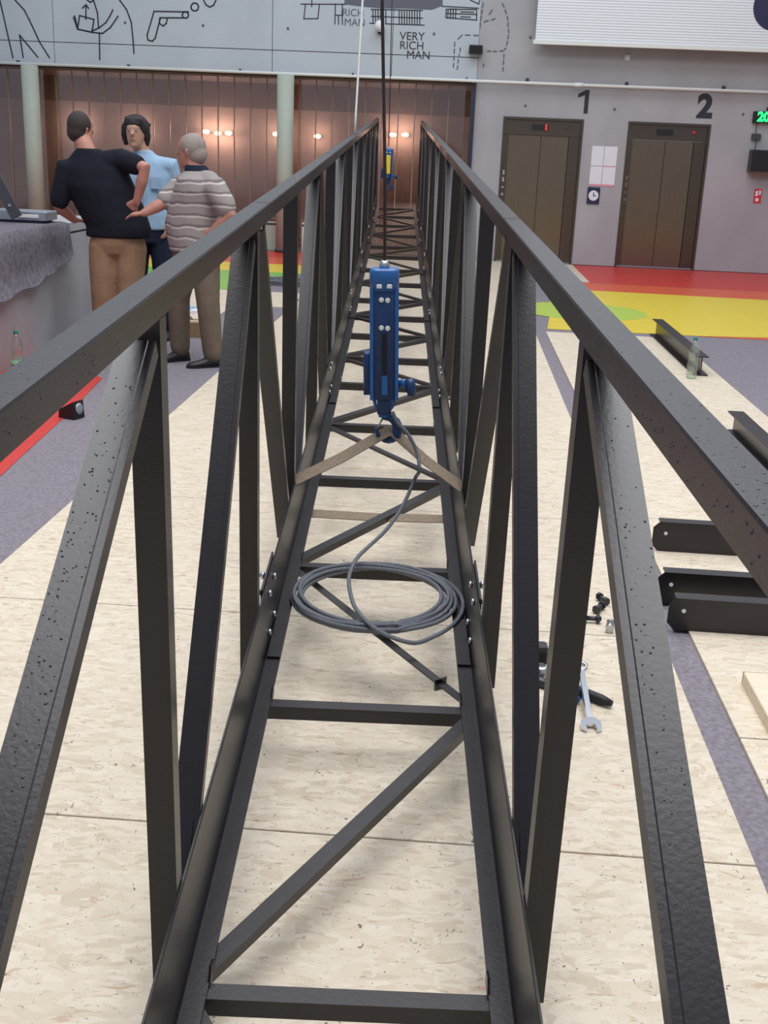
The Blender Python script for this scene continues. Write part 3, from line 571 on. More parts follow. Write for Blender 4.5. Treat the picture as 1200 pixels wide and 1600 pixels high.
# ================================================================== HOIST, ROPE, STRAPS
def hoist(x, y, z, sc, label, yellow):
    h = empty('wire_rope_hoist', (x, y, z)); h.scale = (sc, sc, sc); tag(h, label, 'hoist', )
    # z = 0 at the lowest point of the hook, body .20 .. .73
    def rbox(x0, x1, y0, y1, z0, z1, r=.018, n=4):
        pts = []
        for cx, cy, a0 in ((x1-r, y1-r, 0), (x0+r, y1-r, 90), (x0+r, y0+r, 180), (x1-r, y0+r, 270)):
            pts += [(cx+r*math.cos(R(a0+90*i/n)), cy+r*math.sin(R(a0+90*i/n))) for i in range(n+1)]
        ins = [(((px-(x0+x1)/2)*.9+(x0+x1)/2), ((py-(y0+y1)/2)*.85+(y0+y1)/2)) for px, py in pts]
        return MB().rings([[(a, b, z0) for a, b in pts], [(a, b, z1-.012) for a, b in pts], [(a, b, z1) for a, b in ins]], True)
    body = rbox(-.058, .058, -.045, .045, .20, .68).build('body', M['blue2'], h)
    rbox(-.061, .061, -.05, .05, .655, .745, .028).build('top_cap', M['blue'], h)
    MB().lathe([(.02, .74), (.022, .76), (.014, .775)], n=12).build('anchor_eye', M['zinc'], h)
    for sx in (-1, 1): MB().bbox(sx*.021-.011, sx*.021+.011, -.056, -.049, .668, .684, .003).build('cap_nut', M['whitepaint'], h)
    MB().box(-.060, -.045, -.05, -.043, .2, .66).build('rib', M['blue'], h); MB().box(.045, .060, -.05, -.043, .2, .66).build('rib', M['blue'], h)
    MB().box(-.011, .011, -.0465, -.043, .30, .48).build('slot', M['rubber'], h)
    for z0 in (.505, .62):
        MB().lathe([(.011, 0), (.011, .004), (.007, .006)], (-.012, -.045, z0), 8, (0, -1, 0)).build('pin', M['whitepaint'], h); MB().lathe([(.011, 0), (.011, .004), (.007, .006)], (.014, -.045, z0-.002), 8, (0, -1, 0)).build('pin', M['whitepaint'], h)
    rbox(-.088, -.052, -.035, .035, .22, .40, .012).build('side_housing', M['blue2'], h)
    MB().tube([(.05, -.01, .262), (.085, -.012, .268), (.105, -.015, .262)], [.016, .018, .016], 10).build('lever_socket', M['blue'], h)
    MB().tube([(.104, -.015, .285), (.112, -.02, .255), (.118, -.024, .215)], [.022, .024, .018], 10).build('lever_end', M['blue2'], h)
    MB().box(-.010, .014, -.058, -.046, .225, .305).build('release_lever', M['blue'], h)
    rbox(-.030, .030, -.03, .03, .135, .205, .012).build('fork', M['blue2'], h)
    for sx in (-1, 1): MB().prism([(sx*.052, .20), (sx*.035, .20), (sx*.030, .15), (sx*.042, .165)], (0, -.02, 0), (0, .02, 0), (1, 0, 0), (0, 0, 1)).build('fork_cheek', M['blue'], h)
    MB().lathe([(.024, .118), (.026, .125), (.022, .14)], n=12).build('swivel', M['blue'], h)
    pts, rad = [], []
    for i in range(15):
        a = R(100 - 285*i/14); f = i/14
        pts.append((.012 + .046*math.cos(a), 0, .066 + .050*math.sin(a))); rad.append(.013 + .011*math.sin(math.pi*min(1, f*1.25)) - .004*f)
    pts = [(0, 0, .13)] + pts; rad = [.016] + rad
    hk = MB().tube(pts, rad, 10).build('hook', M['blue2'], h)
    MB().tube([(-.006, 0, .112), (-.033, -.003, .062)], .004, 6).build('safety_latch', M['zinc'], hk)
    if yellow: MB().bbox(-.028, .03, -.058, -.045, .30, .62, .008).build('yellow_label', M['yellowlab'], h)
    return h
hoist(-.018*K, 4.70*K, EYE+(.425-EYE)*K, K, 'blue wire rope hoist hanging upright mid-truss, its hook holding a strap', False).rotation_euler = (0, R(-2.2), 0)
def TW(x, y, z): return Vector((x*K, y*K, EYE + (z-EYE)*K))       # truss units, upright
fh = hoist(-.155, 15.1, 1.155, .7, 'small distant blue hoist with a yellow label at the far end of the truss', True); fh.scale = (.99, .85, .70)
ra = MB().tube([TW(-.046, 4.70, 1.185), TW(-.06, 4.70, 1.55), TW(-.096, 4.70, 2.18), TW(-.22, 4.70, 4.4), TW(-.36, 4.7, 7)], .0058, 8).build('hanging_wire_rope', M['ropedark'])
tag(ra, 'dark wire rope dropping from above to the near blue hoist', 'rope')
rb = MB().tube([(-.155, 15.1, 1.67), (-.18, 15.1, 3.0), (-.24, 15.1, 7)], .006, 8).build('hanging_wire_rope', M['ropedark'])
tag(rb, 'dark wire rope dropping to the far yellow-labelled hoist', 'rope')
wc = MB().tube([(-.374, 9.5, 1.749), (-.372, 9.5, 1.9), (-.346, 9.5, 2.744), (-.21, 9.5, 7)], .0085, 8).build('white_cord', M['whitepaint'])
tag(wc, 'thin white cord hanging down to the far part of the left rail', 'cord')
# wire rope tail: from the hoist down into a coil lying across the bottom chords
CO = TL(XC, 3.95, TB+.012)
def coil_pt(r, a, h): return CO + (E1*(r*math.cos(a)) + E2*(r*.97*math.sin(a)) + E3*h)*K
pts = [TW(.012, 4.66, .575), TW(.035, 4.66, .53), TW(.085, 4.665, .475), TW(.125, 4.66, .40), TW(.137, 4.63, .33), TL(.125, 4.66, -1.55), TL(.088, 4.60, -1.63), TL(.045, 4.50, -1.68),
       TL(-.003, 4.40, -1.712), TL(-.058, 4.30, -1.733), TL(-.103, 4.20, -1.745), TL(-.124, 4.10, -1.752), TL(-.132, 4.0, -1.758), TL(-.12, 3.88, -1.764), TL(-.098, 3.77, -1.768), TL(-.058, 3.67, -1.772), TL(-.01, 3.60, -1.775), TL(.05, 3.56, -1.785), TL(.126, 3.55, -1.795)]
rnd = random.Random(3); loops = 8
for i in range(1, loops*40):
    a = -1.12 + i*2*math.pi/40; k = i/40
    base_r = [.335, .295, .318, .270, .326, .284, .305, .258, .30][int(k)] ; nxt = [.335, .295, .318, .270, .326, .284, .305, .258, .30][min(8, int(k)+1)]
    r = base_r + (nxt-base_r)*(k-int(k)) + .006*math.sin(a*1.7+int(k)) + .085*math.exp(-i/5.0) ; hh = .004 + .0085*(int(k) % 3) + .004*math.sin(2.3*a + k)
    pts.append(coil_pt(r, a, hh))
head_, tail_ = pts[:22], pts[22:]
def spline(P, n=4):
    out = []
    for i in range(len(P)-1):
        a, b_, c, d = P[max(i-1, 0)], P[i], P[i+1], P[min(i+2, len(P)-1)]
        for k in range(n):
            t = k/n; out.append(.5*((2*b_) + (c-a)*t + (2*a-5*b_+4*c-d)*t*t + (3*b_-a-3*c+d)*t**3))
    return out + [P[-1]]
rp = MB().tube(spline(head_) + tail_, .0072, 7).build('wire_rope_coil', M['rope'])
tag(rp, 'grey wire rope running down from the hoist into a loose coil on the truss floor', 'rope')
# lifting strap
def ribbon(pts, w, th, wz=0.0):
    b = MB(); rings = []
    P_ = [Vector(p) for p in pts]
    for i, p in enumerate(P_):
        d = (P_[min(i+1, len(P_)-1)]-P_[max(i-1, 0)]).normalized(); wv = Vector((0, 1, wz)); wv = (wv - d*wv.dot(d)).normalized(); n = d.cross(wv)
        rings.append([p - wv*w/2 - n*th/2, p + wv*w/2 - n*th/2, p + wv*w/2 + n*th/2, p - wv*w/2 + n*th/2])
    return b.rings(rings, False)
st = empty('lifting_strap', TL(XC, 4.8, -1.90)); tag(st, 'grey brown webbing strap slung under the truss and gathered in the near hook', 'strap')
o_ = st.location
def rel(ps): return [Vector(p) - o_ for p in ps]
def chord_w(sg, xo, s, t): return TL(X(sg, xo), s, t)
for sg in (-1, 1):
    top = TW(.006, 4.70, .478); e = chord_w(sg, -.004, 4.62, TB+LEG+.006)
    ps = [top + Vector((-sg*.010, 0, .003)), top + Vector((sg*.012, 0, 0)), top.lerp(e, .5) + Vector((0, 0, -.004)), e, chord_w(sg, .012, 4.63, TB+LEG-.004), chord_w(sg, .014, 4.75, TB+.1), chord_w(sg, .014, 4.90, TB-.012), chord_w(sg, .004, 4.93, TB-.022)]
    ribbon(rel(ps), .052, .0035, .75).build('sling_leg', M['webbing'], st)
ribbon(rel([chord_w(-1, .006, 4.93, TB-.022), chord_w(-1, -.06, 4.95, TB-.024), TL(XC, 4.95, TB-.03), chord_w(1, -.06, 4.95, TB-.024), chord_w(1, .006, 4.93, TB-.022)]), .055, .0035, .3).build('under_run', M['webbing'], st)

# ================================================================== THINGS ON THE FLOOR AT THE RIGHT
def steel_angle(name, x0, x1, y, z, h, dpt, label, m='steel', group=None, rz=0.0):
    """angle lying along hall x: web facing the camera, flange on top"""
    o = hall_empty(name, x0, y, z, rz); L = x1-x0; c = .028
    b = MB(); web = [(c, 0), (L, 0), (L, h), (c*1.0, h), (0, h-c), (0, c)]
    b.rings([[(a, 0, t) for a, t in web], [(a, .007, t) for a, t in web]], False); b.build('web', M[m], o)
    MB().box(c, L, .0072, dpt, h-.007, h).build('flange', M['steel2'], o)
    MB().box(c, L, .0072, dpt, 0, .007).build('flange', M['steel2'], o)
    for zz in (h*.62,): MB().lathe([(.008, 0), (.008, .002)], (.055, -.0005, zz), 10, (0, -1, 0)).build('bolt_hole', M['white'], o)
    tag(o, label, 'steel beam', group); return o
steel_angle('steel_channel', .845, 2.6, 3.84, 0, .125, .06, 'dark steel channel lying nearest in the pile right of the truss', rz=R(-.6))
steel_angle('steel_channel', .845, 2.6, 4.10, 0, .128, .06, 'dark steel channel lying in the middle of the pile right of the truss', rz=R(-.6))
steel_angle('steel_channel', .93, 2.6, 4.72, 0, .135, .06, 'dark steel channel lying farthest in the pile right of the truss', rz=R(-.8))
# long beam parallel to the path
lb = hall_empty('steel_beam', 1.80, 4.9, 0)
MB().box(0, .10, 0, 2.3, .0, .008).build('bottom_flange', M['steel2'], lb); MB().box(.046, .054, 0, 2.3, .008, .122).build('web', M['steel'], lb); MB().box(0, .10, 0, 2.3, .122, .13).build('top_flange', M['steel2'], lb)
tag(lb, 'brown steel beam lying lengthwise beyond the right rail', 'steel beam')
hb_ = hall_empty('steel_offcut', 1.98, 9.15, 0, R(0))
MB().box(-.01, .11, 0, 2.2, 0, .01).build('bottom_flange', M['steel'], hb_); MB().box(.046, .054, 0, 2.2, .01, .15).build('web', M['steel'], hb_); MB().box(.0, .10, 0, 2.2, .15, .158).build('top_flange', M['steel2'], hb_)
tag(hb_, 'short dark steel profile lying behind the plastic bottle near the yellow floor', 'steel beam')
pw = hall_empty('pine_plank', 1.02, 1.9, 0); MB().bbox(0, .16, 0, 1.52, 0, .045, .003).build('board', M['wood'], pw); MB().box(.0, .16, 1.5205, 1.523, .001, .044).build('sawn_end', M['card'], pw)
tag(pw, 'pale pine plank at the right edge of the floor', 'plank')
# bottles
def bottle(x, y, label, full):
    o = hall_empty('plastic_bottle', x, y, -.0115 if not full else 0)
    pr = [(.030, 0), (.041, .006), (.043, .03), (.041, .05), (.043, .07), (.043, .11), (.037, .14), (.036, .16), (.042, .185), (.043, .21), (.040, .235), (.028, .265), (.016, .29), (.0145, .305)]
    MB().lathe(pr, n=20).build('bottle_body', M['pet'], o)
    MB().lathe([(r+.0008, z) for r, z in pr[4:6]], n=20).build('label_band', M['petlab'], o) if not full else MB().lathe([(r*.93, z) for r, z in ((.038, .008), (.040, .03), (.039, .06))], n=20).build('water', M['water'], o)
    MB().lathe([(.0165, .302), (.0175, .305), (.0175, .325), (.015, .328)], n=14).build('cap', M['cap'], o)
    tag(o, label, 'bottle'); return o
bottle(1.93, 9.02, 'clear plastic bottle with teal cap beside the dark steel profile', True)
bottle(-3.09, 7.78, 'plastic bottle with green label standing by the concrete counter', False)
# wrench
wr = hall_empty('combination_wrench', .475, 3.30, .062, R(2)); wr.rotation_euler.x = R(12.5)
w = MB(); w.prism([(-.011, 0), (.011, 0), (.008, .007), (-.008, .007)], (0, 0, .012), (.0, -.24, .004), (1, 0, 0), (0, 0, 1)); w.build('shank', M['chrome'], wr)
jp = [(-.013, 0), (-.030, -.018), (-.031, -.045), (-.021, -.058), (-.014, -.056), (-.016, -.04), (-.010, -.030), (.008, -.030), (.015, -.04), (.014, -.056), (.022, -.058), (.031, -.044), (.030, -.018), (.013, 0)]
MB().rings([[(a, b-.232, .001) for a, b in jp], [(a, b-.232, .013) for a, b in jp]], False).build('open_jaw', M['chrome'], wr)
ringb = MB(); n = 18
for (ro, ri) in ((.022, .013),):
    rg = [[((r*math.cos(2*math.pi*k/n)), r*math.sin(2*math.pi*k/n)+.012, z) for k in range(n)] for r, z in ((ro, .006), (ro, .02), (ri, .02), (ri, .006), (ro, .006))]
    ringb.rings(rg, True, False)
ringb.build('ring_end', M['chrome'], wr)
tag(wr, 'shiny open-ended wrench lying on the board right of the truss', 'wrench')
# pliers with dark grips
pl = hall_empty('pliers', .36, 3.30, 0, R(-29))
MB().tube([(.02, .02, .016), (.07, .012, .018), (.14, .012, .018), (.20, .0, .018), (.235, -.004, .017)], [.010, .014, .0155, .0165, .010], 10).build('grip', M['tooldark'], pl)
MB().tube([(.02, -.01, .016), (.08, -.03, .016), (.14, -.045, .016)], [.010, .013, .012], 10).build('grip', M['toolblue'], pl)
MB().tube([(.10, .0125, .018), (.125, .0125, .018)], .0162, 10).build('grip_band', M['toolblue'], pl)
MB().tube([(.03, .0, .014), (-.03, .0, .014), (-.07, .004, .014)], [.016, .02, .008], 8).build('jaws', M['darkbolt'], pl)
tag(pl, 'pliers with black and blue grips lying under the wrench', 'pliers')
bl = hall_empty('steel_block', .34, 3.50, 0, R(2)); MB().bbox(-.06, .045, -.03, .03, 0, .06, .006).build('block', M['steel2'], bl); MB().box(-.05, .04, -.032, -.029, .008, .042).build('front_face', M['rubber'], bl)
tag(bl, 'small dark steel block behind the pliers', 'block')
sk = hall_empty('socket', .355, 3.36, 0); MB().lathe([(.016, 0), (.024, .004), (.027, .02), (.024, .042), (.014, .05), (.012, .042)], n=14).build('shell', M['zinc'], sk); MB().lathe([(.013, .0455), (.013, .0505), (.009, .051)], n=8).build('drive', M['darkbolt'], sk)
tag(sk, 'round steel socket between block and pliers', 'socket')
for i, (x, y, a, lab) in enumerate(((.57, 3.86, 0, 'dark bolt lying leftmost beside the pile of channels'), (.635, 3.80, 80, 'shiny bolt nearest in the small heap of bolts'), (.615, 3.97, 60, 'dark bolt in the middle of the small heap of bolts'), (.64, 4.06, 110, 'dark bolt farthest in the small heap of bolts'))):
    o = hall_empty('hex_bolt', x, y, .0, R(a)); mm = M['zinc'] if i == 1 else M['darkbolt']
    MB().lathe([(.017, 0), (.017, .014), (.013, .016)], (-.03, 0, .0175), 6, (1, 0, 0)).build('head', mm, o)
    MB().tube([(-.016, 0, .0175), (.04, 0, .0175)], .009, 10).build('shank', mm, o); MB().lathe([(.016, 0), (.016, .012)], (.022, 0, .0175), 6, (1, 0, 0)).build('nut', mm, o)
    tag(o, lab, 'bolt')

# ================================================================== THINGS AT THE LEFT
fe = hall_empty('felt_blanket', -3.25, 8.5, 0)
top_e = .9556
ylist = [6.0 - 8.5 + i*.13 for i in range(27)]           # along the counter
lowz = lambda y: (.53 + .02*math.sin(7*y) if y < 8.3 else .53 + (y-8.3)*.15 + .012*math.sin(31*y))
rows = []
for y in ylist:
    ya = y + 8.5; lz = max(.5, lowz(ya))
    wav = .012*math.sin(5*ya) + .008*math.sin(13*ya)
    prof = [(-.62, top_e+.004), (-.3, top_e+.004), (-.03, top_e+.004), (.016, top_e-.01), (.022+.4*abs(wav), .86), (.03+abs(wav), (.86+lz)/2), (.036+1.6*abs(wav), lz)]
    rows.append([Vector((a, y, b)) for a, b in prof])
b = MB(); n = len(rows[0]); v = [p for r in rows for p in r] + [p + Vector((.003 if j > 2 else 0, 0, .014 if j < 4 else 0)) + Vector((.012 if j > 2 else 0, 0, 0)) for r in rows for j, p in enumerate(r)]
f = []; o2 = len(rows)*n
for i in range(len(rows)-1):
    for j in range(n-1):
        q = (i*n+j, i*n+j+1, (i+1)*n+j+1, (i+1)*n+j); f += [q, tuple(k+o2 for k in reversed(q))]
for i in range(len(rows)-1):
    for j in (0, n-1): f.append((i*n+j, (i+1)*n+j, (i+1)*n+j+o2, i*n+j+o2))
for i in (0, len(rows)-1):
    for j in range(n-1): f.append((i*n+j, i*n+j+1, i*n+j+1+o2, i*n+j+o2))
b.add(v, f, True); felt = b.build('felt', M['felt'], fe)
tag(fe, 'grey purple felt carpet piece draped over the concrete counter', 'carpet')
al = hall_empty('aluminium_profile', -4.6, 9.03, .9945)
MB().bbox(0, 1.32, 0, .26, 0, .07, .008).build('profile', M['alu'], al); MB().box(.02, 1.28, .01, .25, -.018, 0).build('underside_strip', M['navy'], al); MB().bbox(1.1, 1.26, -.012, 0, .02, .045, .004).build('end_cap', M['whitepaint'], al)
tag(al, 'light grey metal profile lying on top of the felt on the counter', 'metal profile')
ba = hall_empty('flat_bar', -3.52, 8.93, 1.03)
MB().prism([(-.045, -.01), (.045, -.01), (.045, .01), (-.045, .01)], (.04, 0, -.01), (-.55, .0, 1.1), (.9, 0, .44), (0, 1, 0)).build('bar', M['joint'], ba); MB().lathe([(.012, 0), (.012, .006)], (-.01, -.01, .08), 8, (0, -1, 0)).build('rivet', M['zinc'], ba)
tag(ba, 'dark grey bar leaning up to the left on the counter', 'bar')
# small work lamp on the red floor
wl = hall_empty('work_lamp', -2.30, 6.62, -.008, R(-20)); MB().rings([[(-.07, -.05, 0), (.05, -.05, 0), (.05, .05, 0), (-.07, .05, 0)], [(-.07, -.045, .05), (.045, -.045, .11), (.045, .045, .11), (-.07, .045, .05)]], False).build('housing', M['black'], wl); MB().lathe([(.036, 0), (.034, .006), (.01, .008)], (.049, 0, .06), 16, (1, 0, .1)).build('lens', M['alu'], wl)
tag(wl, 'small black wedge-shaped lamp with a pale round lens on the red floor', 'lamp')
# clutter behind the striped man
cx = hall_empty('cardboard_box', -2.27, 9.95, -.0115, R(12)); MB().bbox(-.13, .13, -.1, .1, 0, .13, .003).build('carton', M['card'], cx); MB().box(-.132, .132, -.02, .02, .1305, .132).build('tape', M['wood'], cx)
tag(cx, 'small brown carton on the carpet behind the striped man', 'box')
pp = hall_empty('paper_stack', -2.75, 11.4, 0, R(-15)); MB().box(-.2, .2, -.14, .14, 0, .03).build('stack', M['white'], pp); MB().box(-.14, .12, -.1, .1, .0302, .04).build('top_booklet', M['bluesh'], pp)
tag(pp, 'pile of white papers on the board behind the striped man', 'papers')
tw = hall_empty('tool_pouch', -2.65, 10.6, -.0115, R(30)); MB().bbox(-.16, .16, -.1, .1, 0, .07, .02).build('pouch', M['greytr'], tw); MB().tube([(-.1, 0, .08), (0, .02, .12), (.1, 0, .08)], .012, 6).build('handle', M['leather'], tw)
tag(tw, 'flat brown tool pouch behind the carton', 'pouch')
gc = hall_empty('cable_heap', -2.0, 14.3, .0); pts = []
for i in range(220):
    a = i*.33; rr = .26 + .12*math.sin(i*.21); pts.append((rr*math.cos(a)*1.5, rr*.8*math.sin(a), .012 + .03*(1+math.sin(i*.7))*.6))
MB().tube(pts, .009, 5).build('cable', M['rope'], gc); MB().bbox(-.42, -.34, -.05, .05, 0, .06, .01).build('plug', M['green'], gc)
tag(gc, 'tangled grey cable on the floor seen between the left posts', 'cable')
# ================================================================== PEOPLE
M['eyewhite'] = mat('eye_white', (176, 164, 158), .4); M['lip'] = mat('lip', (150, 88, 80), .6)
def smooth_union(name, mb, m, voxel, parent, it=6):
    """closes the lofted pieces into one continuous surface"""
    me = mb.mesh(name, m); o = bpy.data.objects.new(name, me); COL.objects.link(o)
    r = o.modifiers.new('r', 'REMESH'); r.mode = 'VOXEL'; r.voxel_size = voxel; r.use_smooth_shade = True
    s = o.modifiers.new('s', 'SMOOTH'); s.factor = .5; s.iterations = it
    dg = bpy.context.evaluated_depsgraph_get(); dg.update()
    nm = bpy.data.meshes.new_from_object(o.evaluated_get(dg)); bpy.data.objects.remove(o); bpy.data.meshes.remove(me)
    nm.name = name; nm.materials.clear(); nm.materials.append(m)
    nm.polygons.foreach_set('use_smooth', [True]*len(nm.polygons))
    return link(name, nm, parent)
def limb(mb, pts, rads, n=14):
    pts = [Vector(p) for p in pts]
    mb.tube(pts, rads, n); mb.ball(pts[0], rads[0]*.98, n, 8); mb.ball(pts[-1], rads[-1]*.98, n, 8)
def torso(mb, rings, n=20):
    """rings: (centre, rx, ry, yaw)"""
    rr = []
    for c, rx, ry, yw in rings:
        c = Vector(c); rr.append([c + Vector((rx*math.cos(a)*math.cos(yw) - ry*math.sin(a)*math.sin(yw), rx*math.cos(a)*math.sin(yw) + ry*math.sin(a)*math.cos(yw), 0)) for a in [2*math.pi*k/n for k in range(n)]])
    mb.rings(rr, True)
def hand(mb, wrist, d, palm_n, size=.95, curl=.5, side=1):
    """wrist point, direction of the fingers, palm normal; five separate fingers and a thumb from the side of the palm"""
    d = Vector(d).normalized(); nrm = Vector(palm_n); nrm = (nrm - d*nrm.dot(d)).normalized(); a = d.cross(nrm)*side; w = Vector(wrist)
    mb.rings([[w + d*l*size + a*(cx*wd*size) + nrm*(cz*.014*size) for cx, cz in ((-1, -1), (1, -1), (1.1, 0), (1, 1), (-1, 1), (-1.1, 0))] for l, wd in ((-.01, .024), (.03, .036), (.07, .042), (.095, .040))], True)
    for i, (off, ln) in enumerate(((-.031, .066), (-.0105, .076), (.0105, .070), (.031, .056))):
        p0 = w + d*.085*size + a*off*size; dd = d; pts = [p0]
        for k in range(3):
            dd = (dd + nrm*curl*.55).normalized(); pts.append(pts[-1] + dd*ln*size*(.42, .32, .26)[k])
        limb(mb, pts, [.0105*size, .010*size, .009*size, .008*size], 8)
    p0 = w + d*.028*size - a*.034*size; t1 = (d*.75 - a*.75 + nrm*.35).normalized(); t2 = (d*.95 - a*.15 + nrm*.45).normalized()
    limb(mb, [p0, p0 + t1*.035*size, p0 + t1*.035*size + t2*.03*size], [.013*size, .0115*size, .009*size], 8)
def head(mb, c, face, r=.105, upv=(0, 0, 1)):
    c = Vector(c); f = Vector(face).normalized(); u = Vector(upv); s = f.cross(u).normalized(); u = s.cross(f)
    rr = []; n = 18                                      # skull and jaw as stacked ovals
    for h, rx, ry, off in ((-.125, .028, .03, .045), (-.112, .046, .052, .035), (-.085, .060, .074, .018), (-.05, .070, .088, .006), (0, .076, .098, 0), (.05, .076, .100, -.004), (.085, .066, .086, -.006), (.110, .044, .058, -.008), (.120, .012, .016, -.008)):
        rr.append([c + u*h + f*(off + ry*math.cos(a)) + s*(rx*math.sin(a)) for a in [2*math.pi*k/n for k in range(n)]])
    mb.rings(rr, True)
    limb(mb, [c + f*.092 + u*.022, c + f*.113 - u*.018], [.009, .014], 8)              # nose
    limb(mb, [c + f*.086 - u*.055 - s*.018, c + f*.090 - u*.055, c + f*.086 - u*.055 + s*.018], [.008, .010, .008], 8)   # lips
    mb.ball(c + f*.078 - u*.103, .022, 10, 6)                                           # chin
    limb(mb, [c + f*.086 + u*.035 - s*.045, c + f*.094 + u*.037, c + f*.086 + u*.035 + s*.045], [.008, .009, .008], 8)   # brow
    for k in (-1, 1):
        e = c + s*k*.079 - f*.006 - u*.005; limb(mb, [e + u*.026 - f*.004, e + s*k*.010, e - u*.026 + f*.002], [.011, .013, .009], 8)
    return f, s, u
def eyes(c, face, parent):
    c = Vector(c); f = Vector(face).normalized(); s = f.cross(Vector((0, 0, 1))).normalized(); u = s.cross(f)
    for k in (-1, 1):
        b = MB().ball(c + f*.090 + s*k*.031 + u*.016, .0085, 10, 6); b.build('eye', M['eyewhite'], parent)
        MB().ball(c + f*.0950 + s*k*.031 + u*.016, .0052, 8, 6).build('iris', M['paint'], parent)
    MB().tube([c + f*.099 - u*.056 - s*.022, c + f*.1025 - u*.0575, c + f*.099 - u*.056 + s*.022], .0026, 6).build('mouth', M['lip'], parent)
def shoe(parent, ankle, d, m):
    a = Vector(ankle); d = Vector((d[0], d[1], 0)).normalized(); s = Vector((-d.y, d.x, 0)); z0 = 0.0
    rr = []
    for l, w, h in ((-.075, .022, .05), (-.065, .034, .085), (-.02, .038, .095), (.04, .040, .085), (.09, .044, .062), (.14, .046, .05), (.185, .038, .042), (.205, .016, .03)):
        p = Vector((a.x, a.y, z0)) + d*l
        rr.append([p + s*(w*math.cos(t)) + Vector((0, 0, max(.004, h*(.5 + .52*math.sin(t))))) for t in [2*math.pi*k/12 for k in range(12)]])
    o = MB().rings(rr, True).build('shoe', m, parent)
    sole = MB(); out = []
    for k, (l, w) in enumerate(((-.08, .02), (-.07, .036), (.0, .038), (.08, .045), (.15, .048), (.195, .036), (.212, .012))): out.append((l, w))
    poly_ = [(l, w) for l, w in out] + [(l, -w) for l, w in reversed(out)]
    sole.rings([[Vector((a.x, a.y, z)) + d*l + s*w for l, w in poly_] for z in (0.0, .016)], False); sole.build('sole', M['rubber'], o)
def person(loc, label):
    p = empty('person', loc); tag(p, label, 'person'); return p
HZ = -.0115
# ---------------------------------------------------------------- man in black, seen from behind
P1 = person((-2.17, 8.9, HZ), 'man in black t-shirt and khaki trousers seen from behind, hand on hip')
def q(x, y, z): return Vector((x + 2.17, y - 8.9, z))
b = MB()
hc = q(-2.435, 8.95, 1.715); fdir = Vector((.62, .78, -.05)); head(b, hc, fdir)
limb(b, [q(-2.36, 8.89, 1.50), q(-2.40, 8.91, 1.60), q(-2.43, 8.935, 1.66)], [.075, .066, .064])
torso(b, [(q(-2.18, 8.9, .86), .16, .11, 0), (q(-2.17, 8.9, .98), .19, .13, 0), (q(-2.20, 8.9, 1.12), .19, .12, 0), (q(-2.28, 8.89, 1.32), .21, .13, 0), (q(-2.32, 8.89, 1.45), .20, .11, 0), (q(-2.35, 8.89, 1.53), .10, .08, 0)])
shR, elR, wrR = q(-2.115, 8.87, 1.50), q(-1.905, 8.74, 1.455), q(-1.985, 8.78, 1.20)
shL, elL, wrL = q(-2.535, 8.88, 1.425), q(-2.605, 8.86, 1.145), q(-2.55, 9.09, 1.03)
limb(b, [q(-2.25, 8.88, 1.48), shR, shR.lerp(elR, .5), elR, elR.lerp(wrR, .35), wrR], [.08, .066, .056, .046, .046, .030])
limb(b, [q(-2.42, 8.88, 1.44), shL, shL.lerp(elL, .5), elL, elL.lerp(wrL, .35), wrL], [.08, .066, .056, .046, .046, .030])
hand(b, wrR, (-.75, .15, -.55), (-.2, .9, .2), 1.0, .25, -1); hand(b, wrL, (.35, .9, -.08), (0, 0, -1), 1.0, .2, 1)
for hx, kx, ax in ((-2.275, -2.30, -2.31), (-2.075, -2.06, -2.05)):
    limb(b, [q(hx, 8.9, .90), q((hx+kx)/2, 8.89, .68), q(kx, 8.88, .48), q((kx+ax)/2, 8.9, .33), q(ax, 8.91, .10)], [.095, .08, .058, .055, .038])
smooth_union('body', b, M['skin2'], .0095, P1)
b = MB()
torso(b, [(q(-2.16, 8.9, .925), .255, .165, 0), (q(-2.155, 8.9, 1.0), .252, .17, 0), (q(-2.215, 8.9, 1.14), .268, .17, 0), (q(-2.285, 8.89, 1.30), .27, .165, .03), (q(-2.32, 8.89, 1.43), .245, .14, .05), (q(-2.335, 8.89, 1.52), .165, .10, .05), (q(-2.37, 8.895, 1.575), .085, .08, .05)])
limb(b, [q(-2.22, 8.88, 1.48), shR + Vector((.0, 0, .0)), shR.lerp(elR, .62)], [.09, .088, .078])
limb(b, [q(-2.45, 8.88, 1.42), shL, shL.lerp(elL, .55), shL.lerp(elL, .85)], [.09, .088, .078, .074])
smooth_union('t_shirt', b, M['tee'], .011, P1, 8)
b = MB()
torso(b, [(q(-2.17, 8.9, .80), .18, .13, 0), (q(-2.17, 8.9, .88), .205, .15, 0), (q(-2.165, 8.9, .97), .21, .15, 0)])
for hx, kx, ax in ((-2.265, -2.285, -2.30), (-2.07, -2.085, -2.07)):
    limb(b, [q(hx, 8.9, .86), q((hx+kx)/2, 8.89, .68), q(kx, 8.885, .48), q((kx+ax)/2, 8.9, .30), q(ax, 8.92, .11)], [.128, .118, .10, .09, .082])
smooth_union('trousers', b, M['khaki'], .011, P1, 6)
b = MB(); c = hc; f = fdir.normalized()
b.ball(c - f*.012 + Vector((0, 0, .028)), .104, 18, 12, (.88, .98, .98)); b.ball(c - f*.03 - Vector((0, 0, .03)), .085, 16, 10, (.95, 1, .9))
smooth_union('hair', b, M['hairb'], .01, P1, 3)
shoe(P1, q(-2.31, 8.91, 0), (-.15, 1), M['leather']); shoe(P1, q(-2.05, 8.92, 0), (.2, 1), M['leather'])
